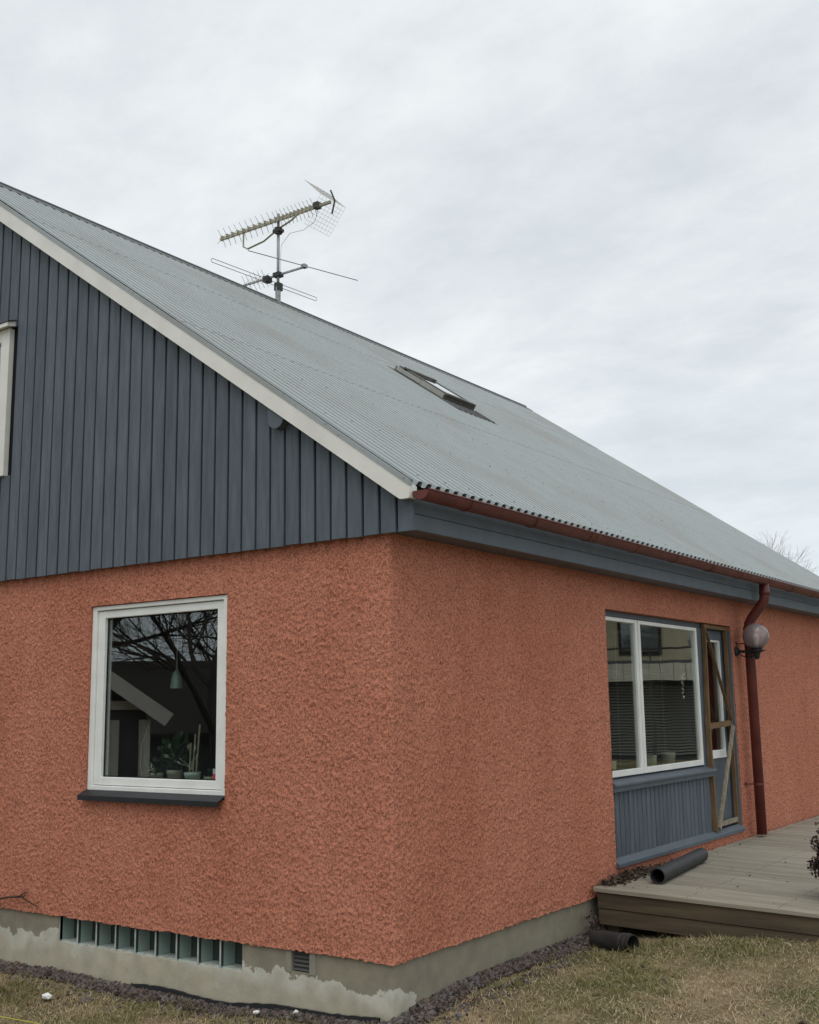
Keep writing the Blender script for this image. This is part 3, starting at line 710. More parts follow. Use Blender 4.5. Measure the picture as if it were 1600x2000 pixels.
# door
m = MB(); fr(m, 4.988, 5.572, .525, 2.314, .085, -.125, -.085, wt=.09, wb=.12)
m.bev(-.118, -.092, 5.072, 5.488, .64, 1.13, .002)
dr = m.build('door', BOARDD, house); tag(dr, 'grey glazed terrace door behind the raw wood frame')
m = MB(); m.bev(-.122, -.080, 5.073, 5.487, 1.131, 1.185, .002); m.build('glazing_bead', WHITEF, dr)
m = MB(); fr(m, 5.074, 5.486, 1.186, 2.223, .018, -.110, -.082, b_=.002); m.build('glazing_bead', WHITEF, dr)
m = MB(); m.box(-.106, -.102, 5.093, 5.467, 1.205, 2.204); m.build('pane', GLASSW, dr)
m = MB(); m.bev(-.088, -.06, 5.010, 5.036, 1.36, 1.50, .003); m.tube([(-.06, 5.023, 1.44), (-.03, 5.023, 1.44), (-.028, 5.12, 1.44)], .007, 8); m.build('handle', GALV, dr)
m = MB(); m.prism([(-.13, 4.99, .523), (-.05, 4.99, .540), (-.045, 4.99, .530), (-.13, 4.99, .521)], (0, .58, 0)); m.build('threshold', GALV, dr)

# --- rooms seen through the panes
def room(x0, x1, y0, y1, z0, z1, openside, par):
    m = MB()
    v = [(x0, y0, z0), (x1, y0, z0), (x1, y1, z0), (x0, y1, z0), (x0, y0, z1), (x1, y0, z1), (x1, y1, z1), (x0, y1, z1)]
    F = {'top': (4, 5, 6, 7), 'y0': (0, 1, 5, 4), 'x1': (1, 2, 6, 5), 'y1': (2, 3, 7, 6), 'x0': (3, 0, 4, 7)}
    m.add(v, [f for k, f in F.items() if k != openside]); m.build('room_wall', ROOM, par)
    m = MB(); m.box(x0, x1, y0, y1, z0-.03, z0); m.build('room_floor', ROOMF, par)
room(-3.8, -.22, .205, 2.6, .4, 2.55, 'y0', house); room(-3.6, -.205, 2.65, 5.9, .45, 2.5, 'x1', house)
m = MB(); m.box(-3.8, O1[0], .203, .2045, .4, 2.55); m.box(O1[1], -.22, .203, .2045, .4, 2.55); m.box(O1[0], O1[1], .203, .2045, .4, O1[2]+.03); m.box(O1[0], O1[1], .203, .2045, O1[3], 2.55)
m.box(-.2045, -.203, 2.65, O2[0], .45, 2.5); m.box(-.2045, -.203, O2[1], 5.9, .45, 2.5); m.box(-.2045, -.203, O2[0], O2[1], O2[3], 2.5)
m.build('inner_wall', ROOM, house)
m = MB(); m.bev(-.42, -.13, 2.82, 4.9, 1.05, 1.085, .003); m.build('inner_sill', BOARDD, wg)
m = MB(); m.box(-.17, -.165, 2.81, 4.9, .46, 1.05); m.build('inner_panel', ROOM, wg)

# ---------------------------------------------------------------- things inside the windows
pl = empty('pendant_lamp', (-2.33, .6, 1.80), 'small bell-shaped pale green lamp hanging behind the gable window', 'lamp')
m = MB(); m.lathe((-2.33, .6, 1.80), [(.046, 0), (.045, .02), (.038, .07), (.026, .11), (.012, .125), (.009, .14), (.0, .142)], 20); m.build('lamp_shade', SHADE, pl, True)
m = MB(); m.tube([(-2.33, .6, 1.94), (-2.33, .6, 2.55)], .0025, 5); m.build('cord', WHITEF, pl)
def pot(name, x, y, z, r, h, m_, label, cat='plant pot'):
    t = empty(name, (x, y, z), label, cat)
    m = MB(); m.lathe((x, y, z), [(0, .002), (r*.78, 0), (r, h*.72), (r*1.08, h*.72), (r*1.08, h), (r*.98, h), (r*.95, h*.9), (0, h*.88)], 20); m.build('pot', m_, t, True); return t
zs = O1[2]+.0605
def leafy(t, x, y, z, n, rad, hgt_, size, m_, name='foliage', seed=1):
    rg = random.Random(seed); m = MB()
    for k in range(n):
        a = rg.uniform(0, 6.283); e_ = rg.uniform(.1, 1.35); L_ = rad*rg.uniform(.5, 1)
        d = Vector((math.cos(a)*math.cos(e_), math.sin(a)*math.cos(e_)*.7, math.sin(e_)*hgt_/rad)); p = Vector((x, y, z)); q = p+d*L_
        m.tube([p, (p+q)/2+Vector((0, 0, .01)), q], .0015, 3, False)
        r = d.cross(Vector((rg.uniform(-1, 1), rg.uniform(-1, 1), 1))).normalized(); s = size*rg.uniform(.6, 1.2); dd = (d+Vector((0, 0, rg.uniform(-.6, .3)))).normalized()
        m.add([q, q+dd*s*.5+r*s*.3, q+dd*s, q+dd*s*.5-r*s*.3, q+dd*s*.5+Vector((0, 0, .006))], [(0, 1, 4), (1, 2, 4), (2, 3, 4), (3, 0, 4)])
    return m.build(name, m_, t)
t = pot('potted_plant', -1.80, .26, zs, .052, .085, POTW, 'pale green pot holding thin sticks, nearest the red window sticker', 'plant')
m = MB()
for dx_, lx in ((-.03, -.03), (.0, .01), (.03, .05)): m.tube([(-1.80+dx_, .26, zs+.06), (-1.80+lx, .27, zs+.33+dx_*2)], .0065, 6)
m.build('stick', STICK, t)
leafy(t, -1.81, .26, zs+.1, 8, .10, .16, .04, PALELEAF, 'flower', 3)
t = pot('potted_plant', -1.99, .28, zs, .050, .095, POTC, 'bushy dark green plant in a cream pot at the middle of the gable window', 'plant')
leafy(t, -1.99, .28, zs+.08, 110, .15, .22, .06, LEAF, 'foliage', 4); leafy(t, -1.96, .26, zs+.14, 5, .12, .20, .045, PALELEAF, 'flower', 9)
t = pot('potted_plant', -2.15, .27, zs, .045, .075, POTC, 'low pot with a pale bud, left of the bushy window plant', 'plant')
leafy(t, -2.15, .27, zs+.06, 30, .09, .10, .05, LEAF, 'foliage', 5); leafy(t, -2.13, .24, zs+.06, 4, .05, .05, .05, PALELEAF, 'flower', 6)
t = pot('plant_pot', -1.655, .27, zs, .035, .06, POTC, 'small cream pot behind the red window sticker', 'plant pot')
leafy(t, -1.655, .27, zs+.05, 12, .05, .07, .03, LEAF, 'foliage', 7)
t = empty('dried_twig', (-2.32, .3, zs), 'thin curved dried twig standing at the left in the gable window', 'twig')
m = MB(); m.tube([(-2.32, .3, zs), (-2.35, .3, zs+.12), (-2.34, .3, zs+.25), (-2.29, .3, zs+.36), (-2.25, .3, zs+.42)], [.004, .0035, .003, .002, .001], 5); m.build('stem', STICK, t)
for yq, s, lab in ((3.23, .055, 'grey pot on the sill behind the narrow left sash'), (4.02, .06, 'grey pot on the sill at the centre of the wide sash'), (4.42, .065, 'taller grey pot near the right end of the wide sash')):
    t = empty('plant_pot', (-.225, yq, 1.085), lab, 'plant pot')
    m = MB(); m.lathe((-.225, yq, 1.085), [(0, .002), (s*.8, 0), (s, s*2.1), (s*.93, s*2.1), (s*.9, s*1.9), (0, s*1.85)], 20); m.build('pot', POTC, t, True)
orn = empty('hanging_ornament', (-.128, 4.60, 2.05), 'shiny chrome spiral ornament hanging behind the wide window', 'ornament')
m = MB(); m.tube([(-.128, 4.60, 2.23), (-.128, 4.60, 1.90)], .0012, 4); m.build('thread', GALV, orn)
m = MB(); m.tube([(-.128+.020*math.cos(a*.7)*(1-a/40), 4.60+.034*math.sin(a*.7)*(1-a/40), 1.90-a*.0055) for a in range(0, 34)], .0085, 6); m.build('spiral', CHROME, orn, True)
m = MB(); m.lathe((-.128, 4.60, 1.69), [(0, -.02), (.014, -.008), (.016, .004), (.006, .018), (0, .02)], 12); m.build('bead', CHROME, orn, True)
sm_ = {}
for (a, b_, lab) in ((2.90, 3.45, 'half-open slatted blind behind the narrow left sash'), (3.58, 4.78, 'half-open slatted blind behind the wide right sash')):
    t = empty('venetian_blind', (-.355, a, 2.26), lab, 'blind')
    m = MB(); m.bev(-.375, -.345, a, b_, 2.235, 2.26, .002); m.build('headrail', SLAT, t)
    m = MB(); m.hexa([(-.012, a, -.008), (.012, a, .0062), (.012, b_, .0062), (-.012, b_, -.008), (-.012, a, -.0074), (.012, a, .0068), (.012, b_, .0068), (-.012, b_, -.0074)]); sme = m.mesh('slat', SLAT)
    for k in range(32): link('slat', sme, t, (-.358, 0, 1.93-k*.025))
    for yq in (a+.12, b_-.12):
        m = MB(); m.tube([(-.346, yq, 2.235), (-.346, yq, 1.14)], .001, 4); m.build('cord', WHITEF, t)

# ---------------------------------------------------------------- wooden frame set before the door
wf = empty('lath_screen', (-.03, 5.2, .50), 'raw wood lath screen frame with crossed braces standing before the grey door', 'screen frame')
m = MB(); m.bar((-.035, 4.962, 2.325), (-.028, 4.905, 1.40), .036, .026, (0, 1, 0)); m.bar((-.028, 4.905, 1.40), (-.012, 4.900, .515), .040, .028, (0, 1, 0)); m.build('stile', LATH, wf)
m = MB(); m.bar((-.050, 5.558, 2.325), (-.045, 5.560, .515), .034, .026, (0, 1, 0)); m.build('stile', LATH, wf)
m = MB(); m.bar((-.036, 4.935, 2.338), (-.046, 5.580, 2.338), .026, .034, (0, 0, 1)); m.build('top_rail', LATH, wf)
m = MB(); m.bar((-.022, 4.90, 1.428), (-.044, 5.55, 1.448), .026, .050, (0, 0, 1)); m.build('middle_rail', LATH, wf)
m = MB(); m.bar((-.012, 4.955, 2.28), (-.026, 5.52, 1.47), .010, .028, (1, 0, 0)); m.build('brace', LATH, wf)
m = MB(); m.bar((-.004, 5.50, 1.42), (.010, 4.935, .535), .020, .045, (0, 1, 1)); b2 = m.build('brace', LATHG, wf); b2['label'] = 'pale weathered lower brace'
m = MB(); m.bar((-.012, 4.93, .56), (-.040, 5.55, .56), .020, .040, (0, 0, 1)); m.build('bottom_rail', LATHG, wf)

# ---------------------------------------------------------------- wall lamp
GXl, GYl, GZl = .202, 5.705, 2.262
wl = empty('wall_lamp', (0, GYl, 2.13), 'clear round globe lamp on a black bracket overlapping the red downpipe', 'lamp')
def globe_mat():
    m = bpy.data.materials.new('smoky_globe'); m.use_nodes = True; t = m.node_tree; N = t.nodes; L = t.links; N.clear()
    o = N.new('ShaderNodeOutputMaterial'); g = N.new('ShaderNodeBsdfGlossy'); g.inputs['Roughness'].default_value = .12; tr = N.new('ShaderNodeBsdfTransparent'); tr.inputs['Color'].default_value = (.86, .82, .84, 1)
    df = N.new('ShaderNodeBsdfDiffuse'); df.inputs['Color'].default_value = (.55, .47, .48, 1)
    ly = N.new('ShaderNodeLayerWeight'); ly.inputs['Blend'].default_value = .35
    a = N.new('ShaderNodeMixShader'); a.inputs[0].default_value = .42; L.new(tr.outputs[0], a.inputs[1]); L.new(df.outputs[0], a.inputs[2])
    b = N.new('ShaderNodeMixShader'); L.new(ly.outputs['Fresnel'], b.inputs[0]); L.new(a.outputs[0], b.inputs[1]); L.new(g.outputs[0], b.inputs[2]); L.new(b.outputs[0], o.inputs[0]); return m
m = MB(); R = .124; prof = [(R*math.sin(math.radians(a)), -R*math.cos(math.radians(a))) for a in range(24, 181, 6)]
m.lathe((GXl, GYl, GZl), prof, 40); m.build('globe', globe_mat(), wl, True)
m = MB(); m.lathe((GXl, GYl, GZl-R-.03), [(0, 0), (.052, 0), (.058, .008), (.085, .016), (.085, .022), (.056, .024), (.053, .045), (.04, .05), (0, .05)], 24); m.build('gallery', DARKM, wl, True)
m = MB(); m.lathe((0.0, GYl, 2.125), [(0, .0), (.045, .0), (.045, .012), (.028, .028), (.016, .034), (0, .034)], 20, (1, 0, 0)); m.build('wall_plate', DARKM, wl, True)
m = MB(); m.bar((.02, GYl, 2.125), (GXl, GYl, 2.113), .024, .028); m.tube([(.03, GYl, 2.105), (.07, GYl, 2.075), (.13, GYl, 2.065), (.18, GYl, 2.08), (GXl, GYl, 2.11)], .006, 6); m.lathe((GXl, GYl, 2.04), [(0, 0), (.018, .005), (.026, .03), (.034, .07), (0, .072)], 16); m.build('arm', DARKM, wl)
m = MB(); m.lathe((GXl, GYl, GZl-.09), [(.02, -.02), (.02, .03), (.03, .06), (.03, .09), (.018, .115), (0, .12)], 16); m.build('bulb', mat('bulb', (.8, .78, .74), .3), wl, True)

# ---------------------------------------------------------------- TV antenna
an = empty('tv_antenna', (RX, 4.17, RZ), 'roof mast carrying a long toothed aerial above an FM dipole aerial', 'antenna')
MX, MY = RX, 4.17
m = MB(); m.tube([(MX, MY, RZ-.1), (MX, MY, 7.36)], .0175, 10); m.build('mast', GALV, an, True)
m = MB(); m.tube([(MX, MY, RZ-.02), (MX, MY, RZ+.20)], .032, 12); m.build('mast_base', GALV, an)
m = MB(); m.box(MX-.035, MX+.035, MY-.03, MY+.045, RZ+.16, RZ+.25); m.build('amplifier_box', ALUD, an)
ub = MB(); BY = 4.15; BZ = 7.275
ub.bar((-5.50, BY, BZ), (-3.78, BY, BZ), .030, .030); ub.tube([(-5.12, BY, BZ-.01), (-5.12, BY, BZ-.19), (-5.05, BY, BZ-.235), (-4.80, BY+.01, BZ-.20), (MX, MY, BZ-.10), (-4.36, BY, BZ-.06), (-4.24, BY, BZ+.0), (-4.23, BY, BZ+.03)], .011, 6)
bo = ub.build('boom', ALU, an)
m = MB(); m.box(MX-.055, MX+.055, MY-.04, MY+.04, 7.13, 7.165); m.box(MX-.03, MX+.03, MY-.035, MY+.035, 7.11, 7.19); m.build('mast_clamp', ALUD, an)
xs_ = [-5.47+k*.088 for k in range(10)]+[-4.60+k*.058 for k in range(11)]
for k, xq in enumerate(xs_):
    m = MB(); L_ = .098 if k < 10 else .088
    m.box(xq-.012, xq+.012, BY-.020, BY+.020, BZ+.006, BZ+.038)
    for sy in (-1, 1):
        for sz in (-1, 1): m.tube([(xq, BY+sy*.008, BZ+.010+sz*.006), (xq-.012, BY+sy*L_*.72, BZ+.01+sz*L_*.92)], .0032, 4)
    m.build('director', ALU, bo)
m = MB(); m.box(-4.01, -3.94, BY-.035, BY+.035, BZ-.025, BZ+.045); m.build('dipole_box', ALUD, bo)
# corner reflector: two wire grids meeting at the rear
for sz in (1, -1):
    m = MB()
    a0 = Vector((-3.74, 0, BZ)); d = Vector((-.25, 0, sz*(.25 if sz > 0 else .30))); wd = .22
    for k in range(9):
        q = a0+d*(k/8)*.95; m.tube([(q.x, BY-wd, q.z), (q.x, BY+wd, q.z)], .0016, 4)
    for k in range(9):
        yq = BY-wd+2*wd*k/8; q = a0+d*.95; m.tube([(a0.x, yq, a0.z), (q.x, yq, q.z)], .0013, 4)
    m.build('reflector_grid', ALU, bo)
m = MB(); m.bar((-3.76, BY, BZ-.15), (-3.72, BY, BZ), .014, .014); m.bar((-3.72, BY, BZ), (-3.78, BY, BZ+.14), .014, .014); m.build('reflector_strut', ALUD, bo)
m = MB(); FZ = 6.605
m.bar((-5.13, MY, FZ), (-4.17, MY, FZ), .020, .020); fb = m.build('boom', GALV, an)
m = MB(); m.box(MX-.05, MX+.05, MY-.04, MY+.04, FZ-.025, FZ+.025); m.build('mast_clamp', ALUD, an)
m = MB(); m.tube([(-4.39, 3.46, FZ+.01), (-3.965, 4.88, FZ+.01)], .0050, 6); m.box(-4.21, -4.16, MY-.03, MY+.03, FZ-.01, FZ+.03); m.build('dipole', GALV, fb)
m = MB(); m.tube([(-4.75, MY-.03, FZ-.01), (-4.822, 3.34, FZ-.01), (-4.823, 3.325, FZ-.03), (-4.822, 3.34, FZ-.055), (-4.677, 4.97, FZ-.055), (-4.676, 4.985, FZ-.03), (-4.677, 4.97, FZ-.01), (-4.75, MY+.03, FZ-.01)], .0038, 6); m.build('folded_dipole', GALV, fb)
m = MB(); m.box(-4.79, -4.71, MY-.04, MY+.04, FZ-.05, FZ+.02); m.build('dipole_box', ALUD, fb)
for k in range(6):
    xq = -5.10+k*.062; m = MB()
    for sy in (-1, 1):
        for sz in (-1, 1): m.tube([(xq, MY, FZ+.01), (xq, MY+sy*.065, FZ+.01+sz*.085)], .003, 4)
    m.build('director', ALU, fb)
m = MB(); m.tube([(-3.98, BY+.02, BZ-.03), (-4.05, BY+.05, BZ-.14), (-4.22, BY+.05, BZ-.20), (-4.42, BY+.04, BZ-.19), (-4.55, BY+.04, BZ-.30), (MX+.022, MY+.02, 6.85), (MX+.022, MY+.02, 6.62)], .004, 5); m.build('cable', WHITEF, an)

# ---------------------------------------------------------------- deck
def dz_(x): return .385-.027*x
dk = empty('wooden_deck', (1.6, 2.34, .36), 'weathered grey wooden terrace deck along the long wall', 'deck')
yv = 2.345; DXR = 3.9
while yv < 9.6:
    xl = .022+random.uniform(0, .008); g = .113+random.uniform(-.001, .001); dzz = random.uniform(-.0015, .0015)
    m = MB(); ch = .004
    for (xa, xb) in ([(xl, DXR)]):
        sec = [(yv, -.028), (yv, -ch), (yv+ch, 0), (yv+g-ch, 0), (yv+g, -ch), (yv+g, -.028)]
        v = [(x_, y_, dz_(x_)+z_+dzz) for x_ in (xa, xb) for y_, z_ in sec]
        m.add(v, [(0, 5, 4, 3, 2, 1), (6, 7, 8, 9, 10, 11)]+[(k, (k+1) % 6, (k+1) % 6+6, k+6) for k in range(6)][::1])
    m.build('plank', DECK, dk); yv += .1185
for (za, zb, yo) in ((-.137, -.033, 2.362), (-.247, -.143, 2.370)):
    m = MB(); v = []
    for x_ in (.045, DXR-.02):
        for (y_, z_) in ((yo, za), (yo+.028, za), (yo+.028, zb), (yo, zb)): v.append((x_, y_, dz_(x_)+z_+(.0 if x_ < 1 else .004)))
    m.add(v, [(0, 1, 2, 3), (7, 6, 5, 4), (0, 4, 5, 1), (1, 5, 6, 2), (2, 6, 7, 3), (3, 7, 4, 0)]); m.build('front_board', DECKF, dk)
for x_ in (.06, 1.2, 2.4, 3.6):
    for y_ in (2.46, 5.0, 7.5): m = MB(); m.bev(x_, x_+.09, y_, y_+.09, -.1, dz_(x_)-.03, .004); m.build('post', DECKF, dk)
m = MB(); m.box(DXR-.05, DXR-.02, 2.40, 9.5, .0, dz_(DXR)-.03); m.build('side_board', DECKF, dk)

m = MB()
for k in range(58):
    y_ = 2.345+k*.1185
    for x_ in (.105, .70, 1.30, 1.90, 2.45):
        for o_ in (.03, .085):
            c = Vector((x_+random.uniform(-.006, .006), y_+o_, dz_(x_)+.0005)); m.tube([c-Vector((0, 0, .003)), c+Vector((0, 0, .0012))], .0042, 6)
o = m.build('deck_screws', mat('deck_screw', (.06, .05, .045), .6), dk); o['kind'] = 'stuff'
# ---------------------------------------------------------------- pipes
def pipe_thing(name, a, b_, R, label, ribs=False, thick=.006):
    a = Vector(a); b_ = Vector(b_); L_ = (b_-a).length; ax = (b_-a).normalized()
    t = empty(name, a, label, 'pipe')
    prof = [(R-thick, 0), (R, 0)]
    if ribs:
        prof += [(R, .03), (R+.006, .033), (R+.006, .050), (R, .053), (R, .075), (R+.004, .078), (R+.004, .088), (R, .091)]
    prof += [(R, L_), (R-thick, L_), (R-thick, 0)]
    m = MB(); m.lathe(a, prof, 32, ax); o = m.build('pipe_wall', PIPE, t, False); o.data.shade_smooth(); o.data.set_sharp_from_angle(angle=math.radians(40)); return t
zc_ = dz_(.33)+.056
pipe_thing('drain_pipe', (.345, 2.72, zc_), (.215, 3.93, dz_(.2)+.056), .055, 'length of black pipe lying on the deck below the boarded panel')
pipe_thing('drain_pipe', (.505, 1.905, .128), (.185, 2.015, .112), .058, 'short black pipe stub lying on the grass below the deck corner', True)
lf = MB(); lf.add([(.45, 1.845, .082), (.475, 1.855, .092), (.515, 1.858, .122), (.505, 1.838, .118), (.47, 1.832, .090), (.485, 1.85, .108)], [(0, 1, 5), (1, 2, 5), (2, 3, 5), (3, 4, 5), (4, 0, 5)])
tag(lf.build('leaf', YLEAF), 'single yellow leaf leaning on the mouth of the pipe stub in the grass', 'leaf')

# ---------------------------------------------------------------- litter and gravel and grass
def leaf_cloud(name, n, pos, size, cols, m_, seed=3, flat=True):
    rg = np.random.default_rng(seed); P = pos(n, rg); n = len(P)
    a = rg.uniform(0, 6.283, n); s = size*rg.uniform(.5, 1.4, n); tl = rg.uniform(-.6, .6, n) if flat else rg.uniform(-1.5, 1.5, n)
    u = np.c_[np.cos(a)*np.cos(tl), np.sin(a)*np.cos(tl), np.sin(tl)]; w_ = np.c_[-np.sin(a), np.cos(a), rg.uniform(-.7, .7, n)]
    V = np.empty((n, 5, 3)); S_ = s[:, None]
    V[:, 0] = P; V[:, 1] = P+u*S_*.5+w_*S_*.28; V[:, 2] = P+u*S_; V[:, 3] = P+u*S_*.5-w_*S_*.28; V[:, 4] = P+u*S_*.5; V[:, 4, 2] += .18*s
    F = np.array([[0, 1, 4], [1, 2, 4], [2, 3, 4], [3, 0, 4]]); F = (F[None]+5*np.arange(n)[:, None, None]).reshape(-1, 3)
    C = np.asarray(cols)[rg.integers(0, len(cols), n)]*rg.uniform(.6, 1.3, (n, 1)); C = np.repeat(C, 5, 0)
    o = bpy.data.objects.new(name, np_mesh(name, V.reshape(-1, 3), F, m_, False, C)); COL.objects.link(o); return o
def litter_pos(n, rg):
    y = 2.4+rg.gamma(2.0, .25, n)*1.0; x = .03+np.abs(rg.normal(0, .05, n)); y = np.clip(y, 2.36, 5.0)
    hmp = np.clip(.035-.25*(x-.03), .0, .04)*np.exp(-((y-3.0)/.5)**2)
    return np.c_[x, y, .388-.027*x+rg.uniform(0, 1, n)*(hmp+.004)]
brn = [(.06, .038, .024), (.09, .055, .033), (.04, .028, .02), (.11, .08, .05)]
tag(leaf_cloud('leaf_litter', 900, litter_pos, .035, brn, DEADLEAF, 3), 'brown dead leaves gathered against the wall on the deck', 'leaves', kind='stuff')
def debris_pos(n, rg):
    x = rg.uniform(.1, 3.0, n); y = rg.uniform(2.4, 8, n); return np.c_[x, y, .389-.027*x]
tag(leaf_cloud('deck_debris', 110, debris_pos, .022, brn, DEADLEAF, 5), 'scattered leaf crumbs over the deck planks', 'leaves', kind='stuff')
def under_pos(n, rg):
    y = rg.uniform(2.2, 2.42, n); x = .02+np.abs(rg.normal(0, .05, n)); return np.c_[x, y, .06+rg.uniform(0, 1, n)**2*.28*np.exp(-x*20)]
tag(leaf_cloud('corner_litter', 260, under_pos, .03, [(.05, .028, .026), (.09, .05, .045), (.03, .02, .02)], DEADLEAF, 8, False), 'dark dead vine and leaves in the corner below the deck edge', 'leaves', kind='stuff')

# gravel: squashed irregular stones
ico_v = np.array([(0, 0, 1), (.894, 0, .447), (.276, .851, .447), (-.724, .526, .447), (-.724, -.526, .447), (.276, -.851, .447), (.724, .526, -.447), (-.276, .851, -.447), (-.894, 0, -.447), (-.276, -.851, -.447), (.724, -.526, -.447), (0, 0, -1)])
ico_f = np.array([(0, 1, 2), (0, 2, 3), (0, 3, 4), (0, 4, 5), (0, 5, 1), (1, 6, 2), (2, 7, 3), (3, 8, 4), (4, 9, 5), (5, 10, 1), (2, 6, 7), (3, 7, 8), (4, 8, 9), (5, 9, 10), (1, 10, 6), (6, 11, 7), (7, 11, 8), (8, 11, 9), (9, 11, 10), (10, 11, 6)])
def stones(n, P, r, rg, cols):
    n = len(P); q = ico_v[None]*(1+rg.uniform(-.28, .28, (n, 12, 1))); q = q*rg.uniform(.55, 1.25, (n, 1, 3))*r[:, None, None]
    a = rg.uniform(0, 6.283, n); t = rg.uniform(-.8, .8, n); ca, sa, ct, st = np.cos(a), np.sin(a), np.cos(t), np.sin(t)
    x, y, z = q[..., 0], q[..., 1], q[..., 2]; y2 = y*ct[:, None]-z*st[:, None]; z2 = y*st[:, None]+z*ct[:, None]
    V = np.stack([x*ca[:, None]-y2*sa[:, None], x*sa[:, None]+y2*ca[:, None], z2], -1)+P[:, None]
    F = (ico_f[None]+12*np.arange(n)[:, None, None]).reshape(-1, 3)
    C = np.asarray(cols)[rg.choice(len(cols), n)]*rg.uniform(1.1, 2.7, (n, 1)); C[:, 2] *= .93; C = np.minimum(C, .75); return V.reshape(-1, 3), F, np.repeat(C, 12, 0)
rg = np.random.default_rng(21)
n = 10000
sx = rg.uniform(-5.0, 0, n); dy = .02+rg.beta(1.0, 2.0, n)*(.17+.03*np.sin(sx*3))
A = np.c_[sx, -dy+.02, gz(sx, -dy)+.004+rg.uniform(0, .012, n)+.012*np.exp(-dy/.06)*(sx < -2.0)]
n2 = 6000
sy = rg.uniform(-.2, 2.9, n2); dxx = rg.beta(1.1, 1.8, n2)*(.155+.03*np.sin(sy*4+1))
B = np.c_[dxx-.015, sy, gz(dxx, sy)+.004+rg.uniform(0, .014, n2)+.015*np.exp(-dxx/.06)]
n3 = 500; ex = rg.uniform(-4, 0, n3); ey = -.17-rg.exponential(.07, n3); fx = .17+rg.exponential(.06, n3); fy = rg.uniform(-.2, 2.2, n3)
Pp = np.r_[A, B, np.c_[ex, ey, gz(ex, ey)+.004], np.c_[fx, fy, gz(fx, fy)+.004]]; r = rg.gamma(2.6, .0023, len(Pp))+.0020
cols = [(.27, .245, .24), (.34, .31, .305), (.19, .175, .17), (.36, .29, .25), (.42, .40, .38), (.14, .12, .115), (.30, .275, .275), (.60, .57, .54), (.31, .24, .215)]
Vv, Ff, Cc = stones(len(Pp), Pp, r, rg, cols)
o = bpy.data.objects.new('gravel', np_mesh('gravel', Vv, Ff, STONE, False, Cc)); COL.objects.link(o); tag(o, 'purple grey gravel strip along the foot of the foundation', 'gravel', kind='stuff')

# black membrane edge
m = MB(); pts = []
for k in range(61):
    xq = -2.02+k*(1.93/60); h = .012+random.uniform(-.002, .004)+.004*math.sin(k*.23); pts.append((xq, h))
for (xa, ha), (xb, hb) in zip(pts[:-1], pts[1:]):
    za, zb = float(gz(xa, -.05)), float(gz(xb, -.05)); ya2, yb2 = -.012-.035, -.012-.035
    m.add([(xa, -.030, za-.03), (xb, -.030, zb-.03), (xb, -.020, zb+hb+.026), (xa, -.020, za+ha+.026), (xa, -.012, za-.03), (xb, -.012, zb-.03), (xb, -.006, zb+hb+.026), (xa, -.006, za+ha+.026)],
          [(0, 1, 2, 3), (7, 6, 5, 4), (3, 2, 6, 7), (0, 4, 5, 1)])
tag(m.build('membrane_strip', MEMB), 'black plastic drainage membrane edge showing between gravel and gable foundation', 'membrane')

